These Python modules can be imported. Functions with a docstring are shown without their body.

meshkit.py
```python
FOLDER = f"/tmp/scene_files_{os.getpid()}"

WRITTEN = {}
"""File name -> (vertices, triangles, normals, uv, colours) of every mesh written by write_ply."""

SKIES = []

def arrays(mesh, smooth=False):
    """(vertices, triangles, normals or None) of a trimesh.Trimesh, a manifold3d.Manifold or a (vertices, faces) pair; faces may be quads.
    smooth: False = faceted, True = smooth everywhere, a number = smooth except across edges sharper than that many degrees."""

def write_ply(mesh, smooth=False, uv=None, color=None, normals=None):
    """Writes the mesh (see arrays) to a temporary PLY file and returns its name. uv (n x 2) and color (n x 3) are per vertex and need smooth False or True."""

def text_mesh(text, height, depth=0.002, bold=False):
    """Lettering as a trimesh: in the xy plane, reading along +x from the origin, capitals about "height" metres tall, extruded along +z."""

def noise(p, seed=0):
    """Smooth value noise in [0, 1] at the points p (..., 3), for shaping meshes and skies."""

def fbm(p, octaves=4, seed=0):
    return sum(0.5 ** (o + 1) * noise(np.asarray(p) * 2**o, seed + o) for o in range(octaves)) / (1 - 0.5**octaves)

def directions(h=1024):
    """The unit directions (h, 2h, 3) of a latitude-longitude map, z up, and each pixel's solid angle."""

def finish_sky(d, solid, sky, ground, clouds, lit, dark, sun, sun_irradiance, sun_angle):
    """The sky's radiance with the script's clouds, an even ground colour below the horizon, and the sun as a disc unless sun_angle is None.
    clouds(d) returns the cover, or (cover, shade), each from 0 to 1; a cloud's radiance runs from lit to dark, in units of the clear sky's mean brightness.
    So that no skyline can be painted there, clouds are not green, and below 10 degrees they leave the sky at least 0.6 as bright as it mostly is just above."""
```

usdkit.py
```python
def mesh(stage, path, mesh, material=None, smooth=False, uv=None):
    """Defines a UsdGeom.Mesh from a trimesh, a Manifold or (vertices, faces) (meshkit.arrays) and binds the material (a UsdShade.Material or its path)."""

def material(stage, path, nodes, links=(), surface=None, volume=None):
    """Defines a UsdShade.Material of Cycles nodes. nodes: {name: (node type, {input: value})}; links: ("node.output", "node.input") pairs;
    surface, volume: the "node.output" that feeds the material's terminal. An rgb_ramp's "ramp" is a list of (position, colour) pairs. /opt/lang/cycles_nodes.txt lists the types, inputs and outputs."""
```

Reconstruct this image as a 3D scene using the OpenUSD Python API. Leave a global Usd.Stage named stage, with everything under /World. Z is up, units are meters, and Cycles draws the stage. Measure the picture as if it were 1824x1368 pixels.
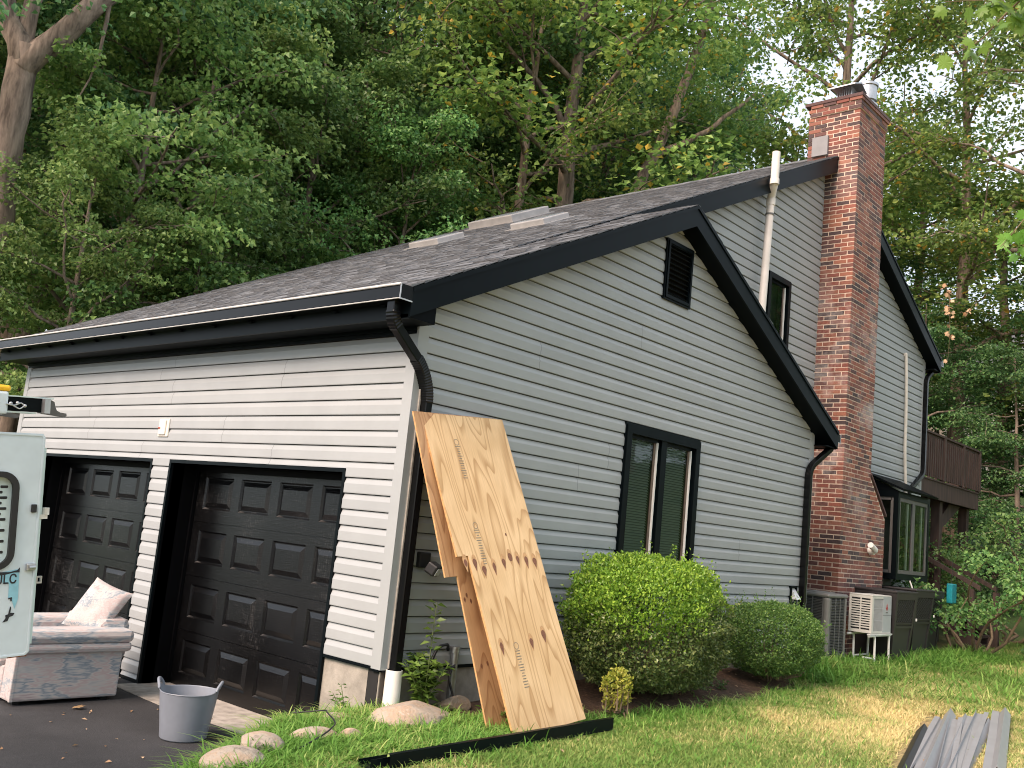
import math, random
import numpy as np, trimesh
from shapely.geometry import Polygon, box as sbox
import usdkit, meshkit
from pxr import Usd, UsdGeom, UsdLux, UsdShade, Gf, Sdf, Vt

stage = Usd.Stage.CreateInMemory()
UsdGeom.SetStageUpAxis(stage, 'Z'); UsdGeom.SetStageMetersPerUnit(stage, 1.0)
UsdGeom.Xform.Define(stage, '/World'); UsdGeom.Scope.Define(stage, '/World/Looks')
random.seed(7); RNG = np.random.default_rng(7); RNG2 = np.random.default_rng(17)

# ------------------------------------------------------------------ camera, sky, sun, exposure
CAM = np.array([-4.97512, -5.55091, 1.10359])
RIGHT = np.array([0.65819035, -0.74636382, 0.09862306]); UP = np.array([-0.17685548, -0.02595232, 0.98389462]); FWD = np.array([0.73178385, 0.66503197, 0.1490801])
cam = UsdGeom.Camera.Define(stage, '/World/camera')
cam.AddTransformOp().Set(Gf.Matrix4d(*RIGHT, 0, *UP, 0, *(-FWD), 0, *CAM, 1))
cam.CreateHorizontalApertureAttr(36.0); cam.CreateVerticalApertureAttr(27.0); cam.CreateFocalLengthAttr(36.0 * 1719.48 / 1824)
cam.CreateClippingRangeAttr(Gf.Vec2f(0.05, 2000))
cam.CreateExposureAttr(1.76)

SUN_AZ_DIR = np.array([-0.99, 0.03, 0.0]); SUN_AZ_DIR /= np.linalg.norm(SUN_AZ_DIR)
SUN_EL = math.radians(41)
SUN = np.array([SUN_AZ_DIR[0] * math.cos(SUN_EL), SUN_AZ_DIR[1] * math.cos(SUN_EL), math.sin(SUN_EL)])
sky_mat = usdkit.material(stage, '/World/Looks/sky', {
    'tc': ('texture_coordinate', {}),
    'sky': ('sky_texture', {'sky_type': 'single_scattering', 'sun_disc': False, 'sun_elevation': SUN_EL, 'sun_rotation': math.atan2(SUN[0], SUN[1]), 'aerosol_density': 2.0}),
    'n': ('noise_texture', {'scale': 2.6, 'detail': 6.0, 'roughness': 0.55}),
    'r': ('rgb_ramp', {'ramp': [(0.3, (0.45, 0.45, 0.45)), (0.62, (1, 1, 1))]}),
    'm': ('mix', {'color2': (5.7, 6.15, 6.75)}),
    'bg': ('background_shader', {'strength': 0.066})},
    [('tc.generated', 'n.vector'), ('n.fac', 'r.fac'), ('r.color', 'm.fac'), ('sky.color', 'm.color1'), ('m.color', 'bg.color')], surface='bg.background')
dome = UsdLux.DomeLight.Define(stage, '/World/sky'); dome.GetPrim().SetCustomDataByKey('kind', 'structure'); UsdShade.MaterialBindingAPI.Apply(dome.GetPrim()).Bind(sky_mat)
sun = UsdLux.DistantLight.Define(stage, '/World/sun')
sun.CreateIntensityAttr(0.52); sun.CreateAngleAttr(34.0); sun.CreateColorAttr(Gf.Vec3f(1.0, 0.77, 0.64))
sun.GetPrim().CreateAttribute('inputs:normalize', Sdf.ValueTypeNames.Bool).Set(True)
zc = SUN; xc = np.cross([0, 0, 1.0], zc); xc /= np.linalg.norm(xc); yc = np.cross(zc, xc)
sun.AddTransformOp().Set(Gf.Matrix4d(*xc, 0, *yc, 0, *zc, 0, 0, 0, 30, 1))

# ------------------------------------------------------------------ helpers
_used = {}
def new_path(name, parent=None):
    base = (parent if parent else '/World') + '/' + name
    k = _used.get(base, 0); _used[base] = k + 1
    return base if k == 0 else f'{base}_{k:03d}'
def P(o): return str(o.GetPath()) if o is not None and not isinstance(o, str) else o
def tag(prim, label=None, cat=None, group=None, kind=None):
    for k, v in (('label', label), ('category', cat), ('group', group), ('kind', kind)):
        if v: prim.SetCustomDataByKey(k, v)
    return prim
def thing(name, label, cat, loc=(0, 0, 0), rz=0, group=None, kind=None, scale=None):
    x = UsdGeom.Xform.Define(stage, new_path(name)); x.AddTranslateOp().Set(Gf.Vec3d(*map(float, loc)))
    if rz: x.AddRotateZOp().Set(float(rz))
    if scale is not None: x.AddScaleOp().Set(Gf.Vec3f(*(map(float, scale) if np.ndim(scale) else [float(scale)] * 3)))
    return tag(x.GetPrim(), label, cat, group, kind)
def copy_of(src, label, loc, rz=0, scale=1.0, group=None):
    was = src.GetCustomData()
    r = thing(src.GetName().rstrip('0123456789').rstrip('_'), label, was['category'], loc, rz, group or was.get('group'), None, scale)
    r.GetReferences().AddInternalReference(src.GetPath()); r.SetInstanceable(True)
    return tag(r, label, was['category'], group or was.get('group'))
def rotz(a): c, s = math.cos(a), math.sin(a); return np.array([[c, -s, 0], [s, c, 0], [0, 0, 1.0]])
def rotx(a): c, s = math.cos(a), math.sin(a); return np.array([[1.0, 0, 0], [0, c, -s], [0, s, c]])
def roty(a): c, s = math.cos(a), math.sin(a); return np.array([[c, 0, s], [0, 1.0, 0], [-s, 0, c]])
def put_rnd(m, r):
    if len(m.GetPointsAttr().Get()) == len(r): UsdGeom.PrimvarsAPI(m).CreatePrimvar('rnd', Sdf.ValueTypeNames.FloatArray, 'vertex').Set(Vt.FloatArray.FromNumpy(r.astype(np.float32)))
class MB:
    def __init__(s): s.v, s.f, s.n, s.r = [], [], 0, []
    def add(s, v, f, rnd=None):
        v = np.asarray(v, float); f = np.asarray(f, int)
        if f.ndim == 2 and f.shape[1] == 4: f = np.vstack([f[:, [0, 1, 2]], f[:, [0, 2, 3]]])
        s.v.append(v); s.f.append(f + s.n); s.n += len(v); s.r.append(np.full(len(v), RNG2.random()) if rnd is None else np.asarray(rnd, float)); return s
    def tm(s, m): return s.add(m.vertices, m.faces)
    def quad(s, a, b, c, d): return s.add([a, b, c, d], [[0, 1, 2], [0, 2, 3]])
    def box(s, lo, hi, R=None, o=(0, 0, 0)):
        (x0, y0, z0), (x1, y1, z1) = lo, hi
        v = np.array([[x0, y0, z0], [x1, y0, z0], [x1, y1, z0], [x0, y1, z0], [x0, y0, z1], [x1, y0, z1], [x1, y1, z1], [x0, y1, z1]], float)
        if R is not None: v = v @ np.asarray(R).T
        return s.add(v + np.asarray(o, float), [[0, 3, 2, 1], [4, 5, 6, 7], [0, 1, 5, 4], [1, 2, 6, 5], [2, 3, 7, 6], [3, 0, 4, 7]])
    def rbox(s, lo, hi, b=0.01, R=None, o=(0, 0, 0)):
        lo = np.array(lo, float); hi = np.array(hi, float); b = min(b, 0.49 * (hi - lo).min())
        pts = []
        for sx in (0, 1):
            for sy in (0, 1):
                for sz in (0, 1):
                    c = np.where([sx, sy, sz], hi, lo); d = np.where([sx, sy, sz], -1, 1)
                    for w in ((0, 1, 1), (1, 0, 1), (1, 1, 0), (.3, .3, .8), (.3, .8, .3), (.8, .3, .3)): pts.append(c + d * b * np.array(w, float))
        h = trimesh.convex.convex_hull(np.array(pts)); v = h.vertices
        if R is not None: v = v @ np.asarray(R).T
        return s.add(v + np.asarray(o, float), h.faces)
    def tube(s, pts, rad, n=8, cap=True, rect=None):
        pts = np.asarray(pts, float); k = len(pts); rad = np.broadcast_to(np.asarray(rad, float), (k,))
        t = np.gradient(pts, axis=0); t /= np.linalg.norm(t, axis=1, keepdims=True) + 1e-12
        up = np.array([0, 0, 1.0]) if abs(t[0][2]) < .9 else np.array([1.0, 0, 0])
        u = np.cross(t[0], up); u /= np.linalg.norm(u); V = []
        if rect is None: ang = np.arange(n) * 2 * np.pi / n; prof = np.c_[np.cos(ang), np.sin(ang)]
        else: prof = np.array(rect, float); n = len(prof)
        for i in range(k):
            u = u - t[i] * (u @ t[i]); u /= np.linalg.norm(u) + 1e-12; w = np.cross(t[i], u)
            V.append(pts[i] + rad[i] * (prof[:, :1] * u + prof[:, 1:] * w))
        V = np.vstack(V); F = []
        for i in range(k - 1):
            a = i * n + np.arange(n); b = i * n + (np.arange(n) + 1) % n
            F.append(np.c_[a, b, b + n]); F.append(np.c_[a, b + n, a + n])
        F = np.vstack(F)
        if cap:
            V = np.vstack([V, pts[:1], pts[-1:]]); c0, c1 = k * n, k * n + 1; a = np.arange(n); b = (a + 1) % n
            F = np.vstack([F, np.c_[b, a, a * 0 + c0], np.c_[a + (k - 1) * n, b + (k - 1) * n, a * 0 + c1]])
        return s.add(V, F)
    def prism(s, poly, h, M=None, o=(0, 0, 0)):
        """poly in (a, b), extruded along c by h; M's columns are the world directions of a, b, c"""
        pg = poly if isinstance(poly, Polygon) else Polygon(poly)
        m = trimesh.creation.extrude_polygon(pg, h, engine='earcut'); v = m.vertices
        if M is not None: v = v @ np.asarray(M, float).T
        f = m.faces
        if M is not None and np.linalg.det(np.asarray(M, float)) < 0: f = f[:, ::-1]
        return s.add(v + np.asarray(o, float), f)
    def lathe(s, prof, n=28, o=(0, 0, 0)):
        prof = np.asarray(prof, float); k = len(prof); a = np.arange(n) * 2 * np.pi / n
        V = np.stack([np.outer(prof[:, 0], np.cos(a)), np.outer(prof[:, 0], np.sin(a)), np.repeat(prof[:, 1:2], n, 1)], -1).reshape(-1, 3) + np.asarray(o, float)
        F = []
        for i in range(k - 1):
            p = i * n + np.arange(n); q = i * n + (np.arange(n) + 1) % n
            F.append(np.c_[p, q, q + n]); F.append(np.c_[p, q + n, p + n])
        return s.add(V, np.vstack(F))
    def arrays(s): return np.vstack(s.v), np.vstack(s.f)
    def build(s, name, mat, parent=None, smooth=False, uv=None, **kw):
        v, f = s.arrays()
        path = new_path(name, P(parent) if parent is not None else None)
        m = usdkit.mesh(stage, path, (v, f), mat, smooth=smooth, uv=uv); put_rnd(m, np.concatenate(s.r))
        return tag(m.GetPrim(), **kw)
def one(fn, *a, **k): m = MB(); getattr(m, fn)(*a, **k); return m

# ------------------------------------------------------------------ materials
def mat(name, nodes, links=(), surface='p.BSDF', **kw): return usdkit.material(stage, '/World/Looks/' + name, nodes, links, surface=surface, **kw)
def plain(name, col, rough=0.5, metal=0.0, var=0.12, scale=6.0, bump=0.0, bscale=60.0, spec=0.5, coat=0.0):
    """one base colour with soft grime variation in world space, and optional fine relief"""
    c = np.array(col, float)
    nodes = {'g': ('geometry', {}), 'n': ('noise_texture', {'scale': scale, 'detail': 5.0, 'roughness': 0.6}),
             'r': ('rgb_ramp', {'ramp': [(0.3, tuple(c * (1 - var))), (0.7, tuple(np.minimum(c * (1 + var), 1)))]}),
             'p': ('principled_bsdf', {'roughness': rough, 'metallic': metal, 'specular_ior_level': spec, 'coat_weight': coat})}
    links = [('g.position', 'n.vector'), ('n.fac', 'r.fac'), ('r.color', 'p.base_color')]
    if bump:
        nodes['n2'] = ('noise_texture', {'scale': bscale, 'detail': 4.0}); nodes['b'] = ('bump', {'strength': bump, 'distance': 0.004})
        links += [('g.position', 'n2.vector'), ('n2.fac', 'b.height'), ('b.normal', 'p.normal')]
    return mat(name, nodes, links)
def stretched(name, c0, c1, vec_scale, rough=0.5, lo=0.35, hi=0.65, bump=0.0, scale=1.0, spec=0.5, mid=None):
    """streaky noise: world position scaled per axis"""
    ramp = [(lo, c0), (hi, c1)] if mid is None else [(lo, c0), ((lo + hi) / 2, mid), (hi, c1)]
    nodes = {'g': ('geometry', {}), 'm': ('mapping', {'scale': vec_scale}), 'n': ('noise_texture', {'scale': scale, 'detail': 6.0, 'roughness': 0.65}),
             'r': ('rgb_ramp', {'ramp': ramp}), 'p': ('principled_bsdf', {'roughness': rough, 'specular_ior_level': spec})}
    links = [('g.position', 'm.vector'), ('m.mapping' if False else 'm.vector', 'n.vector'), ('n.fac', 'r.fac'), ('r.color', 'p.base_color')]
    if bump:
        nodes['b'] = ('bump', {'strength': bump, 'distance': 0.006}); links += [('n.fac', 'b.height'), ('b.normal', 'p.normal')]
    return mat(name, nodes, links)

M = {}
M['siding'] = plain('vinyl_siding', (0.324, 0.344, 0.346), 0.42, var=0.05, scale=2.2, bump=0.05, bscale=220)
M['siding_b'] = plain('vinyl_siding_second_run', (0.316, 0.336, 0.339), 0.45, var=0.06, scale=1.7, bump=0.05, bscale=220)
M['paper'] = plain('building_paper', (0.012, 0.012, 0.012), 0.9)  # near-black wall backing: the shade between siding laps is put into its colour
M['paper_front'] = plain('front_sheathing', (0.075, 0.06, 0.052), 0.9)  # lighter copy of the painted lap shade, for the sunlit front wall
M['trim'] = plain('black_trim', (0.0022, 0.0042, 0.0052), 0.36, var=0.2, scale=3.0, bump=0.03, bscale=30, spec=0.1)
M['trim_matte'] = plain('black_soffit', (0.0022, 0.0036, 0.0046), 0.5, var=0.2, scale=3.0, spec=0.06)
M['gutter'] = plain('dark_gutter', (0.0035, 0.0037, 0.004), 0.2, var=0.25, scale=5.0, spec=0.25)
M['gutter_bead'] = plain('worn_gutter_edge', (0.58, 0.57, 0.55), 0.3, metal=0.1, var=0.3, scale=9)  # pale colour paints the bright sky reflection onto the dark rolled edges
M['reveal'] = plain('black_jamb', (0.0012, 0.0013, 0.0018), 0.6, var=0.2, spec=0.1)
M['edge'] = plain('aluminium_edge', (0.55, 0.55, 0.56), 0.3, metal=0.6)
M['concrete'] = plain('foundation_concrete', (0.3, 0.275, 0.235), 0.9, var=0.3, scale=7, bump=0.5, bscale=90)
M['apron'] = plain('apron_concrete', (0.34, 0.31, 0.27), 0.9, var=0.35, scale=9, bump=0.6, bscale=60)
M['white_plastic'] = plain('white_plastic', (0.74, 0.73, 0.69), 0.4, var=0.06, scale=9)
M['ivory_plastic'] = plain('ivory_plastic', (0.66, 0.62, 0.55), 0.42, var=0.06, scale=9)
M['pvc'] = plain('vent_pipe_plastic', (0.66, 0.62, 0.57), 0.45, var=0.1, scale=5)
M['black_rubber'] = plain('black_rubber', (0.01, 0.01, 0.011), 0.5)
M['steel'] = plain('galvanised_steel', (0.45, 0.46, 0.47), 0.38, metal=0.85, var=0.15, scale=14)
M['grey_steel'] = plain('grey_coated_steel', (0.11, 0.105, 0.1), 0.5, var=0.1)
M['chrome'] = plain('bright_flap', (0.7, 0.72, 0.74), 0.35, metal=0.2, var=0.1)
M['orange_latch'] = plain('red_latch', (0.35, 0.07, 0.04), 0.5)
def door_paint():
    nodes = {'g': ('geometry', {}), 'm': ('mapping', {'scale': (7.0, 9.0, 85.0)}), 'n': ('noise_texture', {'scale': 1.0, 'detail': 7.0, 'roughness': 0.72}),
             'm2': ('mapping', {'scale': (90.0, 90.0, 14.0)}), 'n2': ('noise_texture', {'scale': 1.0, 'detail': 3.0}), 'n3': ('noise_texture', {'scale': 1.3, 'detail': 2.0}),
             'mul': ('math', {'math_type': 'multiply'}), 'mul2': ('math', {'math_type': 'multiply'}),
             'r': ('rgb_ramp', {'ramp': [(0.09, (0.0012, 0.0012, 0.0014)), (0.16, (0.0036, 0.0036, 0.0037)), (0.27, (0.045, 0.0445, 0.044))]}),
             'b': ('bump', {'strength': 0.35, 'distance': 0.004}), 'p': ('principled_bsdf', {'roughness': 0.27, 'specular_ior_level': 0.42})}
    return mat('worn_black_door_paint', nodes, [('g.position', 'm.vector'), ('m.vector', 'n.vector'), ('g.position', 'm2.vector'), ('m2.vector', 'n2.vector'), ('g.position', 'n3.vector'),
        ('n.fac', 'mul.value1'), ('n2.fac', 'mul.value2'), ('mul.value', 'mul2.value1'), ('n3.fac', 'mul2.value2'), ('mul2.value', 'r.fac'), ('r.color', 'p.base_color'), ('n.fac', 'b.height'), ('b.normal', 'p.normal')])
M['door'] = door_paint()
BR = [(0.235, 0.082, 0.056), (0.19, 0.064, 0.047), (0.275, 0.11, 0.07), (0.12, 0.055, 0.048), (0.062, 0.041, 0.041), (0.165, 0.07, 0.056), (0.225, 0.09, 0.062), (0.088, 0.048, 0.045)]
def brick(name, c):
    c = np.array(c)
    nodes = {'g': ('geometry', {}), 'n': ('noise_texture', {'scale': 38.0, 'detail': 5.0, 'roughness': 0.7}), 'r': ('rgb_ramp', {'ramp': [(0.3, tuple(c * .72)), (0.7, tuple(c * 1.25))]}),
             'n2': ('noise_texture', {'scale': 1.15, 'detail': 6.0, 'roughness': 0.72}), 'r2': ('rgb_ramp', {'ramp': [(0.47, (0, 0, 0)), (0.66, (1, 1, 1))]}),
             'x': ('separate_xyz', {}), 'zr': ('map_range', {'from_min': 6.5, 'from_max': 3.6, 'to_min': 0.15, 'to_max': 1.0, 'clamp': True}), 'zr2': ('map_range', {'from_min': 1.2, 'from_max': 2.4, 'to_min': 0.1, 'to_max': 1.0, 'clamp': True}),
             'mu': ('math', {'math_type': 'multiply'}), 'mu2': ('math', {'math_type': 'multiply'}), 'mu3': ('math', {'math_type': 'multiply'}), 'n4': ('noise_texture', {'scale': 16.0, 'detail': 5.0, 'roughness': 0.7}),
             'mx': ('mix', {'color2': (0.6, 0.56, 0.54), 'use_clamp': True}), 'b': ('bump', {'strength': 0.5, 'distance': 0.004}), 'p': ('principled_bsdf', {'roughness': 0.85})}
    L = [('g.position', 'n.vector'), ('n.fac', 'r.fac'), ('g.position', 'n2.vector'), ('n2.fac', 'r2.fac'), ('g.position', 'x.vector'), ('x.z', 'zr.value'), ('x.z', 'zr2.value'), ('zr.result', 'mu.value1'), ('zr2.result', 'mu.value2'),
         ('r2.color', 'mu2.value1'), ('mu.value', 'mu2.value2'), ('g.position', 'n4.vector'), ('n4.fac', 'mu3.value1'), ('mu2.value', 'mu3.value2'), ('mu3.value', 'mx.fac'), ('r.color', 'mx.color1'), ('mx.color', 'p.base_color'), ('n.fac', 'b.height'), ('b.normal', 'p.normal')]
    if name == 'brick_mixed':
        nodes['ra'] = ('attribute', {'attribute': 'rnd'}); nodes['r'] = ('rgb_ramp', {'interpolate': False, 'ramp': [(i / len(BR), tuple(b)) for i, b in enumerate(BR)]}); L = [l for l in L if l != ('n.fac', 'r.fac')] + [('ra.fac', 'r.fac')]
    return mat(name, nodes, L)
for i, b in enumerate(BR): M['brick%d' % i] = brick('brick_tone_%d' % i, b)
M['brick_mixed'] = brick('brick_mixed', BR[0])
M['mortar'] = plain('mortar', (0.62, 0.5, 0.4), 0.95, var=0.25, scale=12, bump=0.4, bscale=120)
SH = [(0.062, 0.067, 0.075), (0.105, 0.113, 0.124), (0.138, 0.148, 0.161), (0.082, 0.084, 0.089), (0.172, 0.186, 0.202)]
def shingle(name, c=None):
    nodes = {'g': ('geometry', {}), 'n': ('noise_texture', {'scale': 16.0, 'detail': 6.0, 'roughness': 0.75}), 'r0': ('rgb_ramp', {'ramp': [(0.3, (0.55, 0.55, 0.55)), (0.7, (1.35, 1.33, 1.3))]}),
             'mx': ('mix', {'mix_type': 'multiply', 'fac': 1.0}), 'b': ('bump', {'strength': 0.5, 'distance': 0.003}), 'p': ('principled_bsdf', {'roughness': 0.85})}
    L = [('g.position', 'n.vector'), ('n.fac', 'r0.fac'), ('r0.color', 'mx.color2'), ('mx.color', 'p.base_color'), ('n.fac', 'b.height'), ('b.normal', 'p.normal')]
    if c is None:
        nodes['ra'] = ('attribute', {'attribute': 'rnd'}); nodes['r'] = ('rgb_ramp', {'ramp': [(i / 4, s) for i, s in enumerate(SH)]}); L += [('ra.fac', 'r.fac'), ('r.color', 'mx.color1')]
    else: nodes['c'] = ('color', {'value': c}); L += [('c.color', 'mx.color1')]
    return mat(name, nodes, L)
for i, s in enumerate(SH): M['shingle%d' % i] = shingle('shingle_tone_%d' % i, s)
M['shingle_mixed'] = shingle('shingle_mixed')
def leaf(name, ramp, trans=0.36, rough=0.45, instvar=0.25, spec=0.4):
    nodes = {'g': ('geometry', {}), 'ra': ('attribute', {'attribute': 'rnd'}), 'o': ('object_info', {}), 'r': ('rgb_ramp', {'ramp': ramp}), 'mr': ('map_range', {'to_min': 1 - instvar, 'to_max': 1 + instvar}), 'hs': ('hsv', {'hue': 0.5}), 'mh': ('map_range', {'to_min': 0.488, 'to_max': 0.512}),
             'n': ('noise_texture', {'scale': 0.55, 'detail': 3.0}), 'mn': ('map_range', {'from_min': 0.3, 'from_max': 0.7, 'to_min': 0.72, 'to_max': 1.3}), 'mu': ('math', {'math_type': 'multiply'}),
             'p': ('principled_bsdf', {'roughness': rough, 'specular_ior_level': spec}), 't': ('translucent_bsdf', {}), 'mc': ('mix_closure', {'fac': trans})}
    return mat(name, nodes, [('ra.fac', 'r.fac'), ('o.random', 'mr.value'), ('o.random', 'mh.value'), ('mh.result', 'hs.hue'), ('g.position', 'n.vector'), ('n.fac', 'mn.value'), ('mr.result', 'mu.value1'), ('mn.result', 'mu.value2'), ('mu.value', 'hs.value'), ('r.color', 'hs.color'),
                             ('hs.color', 'p.base_color'), ('hs.color', 't.color'), ('p.BSDF', 'mc.closure1'), ('t.BSDF', 'mc.closure2')], surface='mc.closure')
M['leaf_dark'] = leaf('leaf_dark', [(0, (0.05, 0.125, 0.052)), (0.5, (0.097, 0.208, 0.072)), (1, (0.175, 0.3, 0.095))])
M['leaf_mid'] = leaf('leaf_mid', [(0, (0.07, 0.168, 0.055)), (0.5, (0.14, 0.265, 0.075)), (1, (0.235, 0.365, 0.105))])
M['leaf_bright'] = leaf('leaf_bright', [(0, (0.11, 0.23, 0.066)), (0.5, (0.195, 0.335, 0.09)), (1, (0.31, 0.44, 0.13))])
M['leaf_autumn'] = leaf('leaf_autumn', [(0, (0.1, 0.19, 0.05)), (0.55, (0.19, 0.3, 0.072)), (0.955, (0.31, 0.4, 0.1)), (0.97, (0.5, 0.36, 0.06)), (1, (0.5, 0.32, 0.05))], 0.45)
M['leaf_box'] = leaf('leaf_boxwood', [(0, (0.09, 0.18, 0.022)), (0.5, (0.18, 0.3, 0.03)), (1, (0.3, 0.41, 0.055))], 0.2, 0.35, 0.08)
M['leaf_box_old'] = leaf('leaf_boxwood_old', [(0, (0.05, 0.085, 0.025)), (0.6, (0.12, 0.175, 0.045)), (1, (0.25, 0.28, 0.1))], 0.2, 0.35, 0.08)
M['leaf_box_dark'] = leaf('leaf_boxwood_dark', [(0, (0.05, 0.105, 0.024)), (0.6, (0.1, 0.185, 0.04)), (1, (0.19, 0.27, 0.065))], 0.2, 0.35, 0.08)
M['leaf_yellow'] = leaf('leaf_yellowish', [(0, (0.22, 0.27, 0.03)), (1, (0.5, 0.45, 0.09))], 0.25, 0.4, 0.05)
M['leaf_weed'] = leaf('leaf_weed', [(0, (0.06, 0.13, 0.02)), (1, (0.15, 0.25, 0.05))], 0.3, 0.4, 0.05)
M['leaf_tan'] = leaf('leaf_dead', [(0, (0.3, 0.17, 0.08)), (1, (0.62, 0.45, 0.28))], 0.2, 0.7, 0.05)
M['bark'] = stretched('bark', (0.075, 0.057, 0.045), (0.3, 0.235, 0.185), (9.0, 9.0, 1.6), 0.95, bump=1.0)
M['bark_warm'] = stretched('bark_warm', (0.08, 0.058, 0.043), (0.33, 0.25, 0.185), (9.0, 9.0, 1.4), 0.95, bump=1.0)
M['twig'] = plain('twig', (0.16, 0.115, 0.07), 0.9, var=0.3, scale=20)
M['deck'] = stretched('deck_wood', (0.03, 0.018, 0.014), (0.075, 0.043, 0.033), (14.0, 14.0, 1.5), 0.7)
M['rock'] = mat('rock', {'g': ('geometry', {}), 'n': ('noise_texture', {'scale': 6.0, 'detail': 8.0, 'roughness': 0.72}), 'r': ('rgb_ramp', {'ramp': [(0.3, (0.15, 0.12, 0.095)), (0.45, (0.36, 0.31, 0.25)), (0.58, (0.37, 0.27, 0.185)), (0.72, (0.54, 0.49, 0.43))]}),
    'n2': ('noise_texture', {'scale': 45.0, 'detail': 5.0}), 'b': ('bump', {'strength': 0.8, 'distance': 0.012}), 'p': ('principled_bsdf', {'roughness': 0.9})},
    [('g.position', 'n.vector'), ('n.fac', 'r.fac'), ('r.color', 'p.base_color'), ('g.position', 'n2.vector'), ('n2.fac', 'b.height'), ('b.normal', 'p.normal')])

# ------------------------------------------------------------------ terrain
def sstep(a, b, x): t = np.clip((np.asarray(x, float) - a) / (b - a), 0, 1); return t * t * (3 - 2 * t)
DRIVE = -0.72
def lawn_edge(x): return np.interp(x, [-14, -4, -3, -2.4, -1.74, -1.34, -.83, -.5, .3], [-9, -3.3, -1.95, -.75, .02, .25, .6, .75, .8]) + 0.04 * np.sin(np.asarray(x) * 5.3) + .02 * np.sin(np.asarray(x) * 13)
def ground(x, y):
    x = np.asarray(x, float); y = np.asarray(y, float)
    lawn = -0.315 + 0.10 * sstep(-0.9, -0.15, y) * sstep(1.2, 2.5, x) * (1 - sstep(7, 9, x)) + 0.05 * sstep(6, 12, x)
    lawn = lawn + 0.018 * np.sin(x * 1.3 + y * .7) * np.sin(y * 1.1 - x * .4)
    edge = lawn_edge(x)
    bank = 1 - sstep(0.0, 0.85, edge - y)
    front = 1 - sstep(0.0, 0.5, x)                                  # west of the garage wall the ground falls to the driveway
    z = lawn * (1 - bank * front) + DRIVE * (bank * front)
    sp = lambda t, k: np.log1p(np.exp(np.clip(t / k, -30, 30))) * k
    r = 0.22 * sp(x - 17.5, 1.2) + 0.24 * sp(y - 13.5, 1.0) * sstep(-14, 2, x)
    z = np.where((x > -0.02) & (y > 0.12) & (x < 13.9) & (y < 7.6), DRIVE - 0.15, z)      # under the house
    return z + 14 * np.tanh(r / 14)

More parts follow.
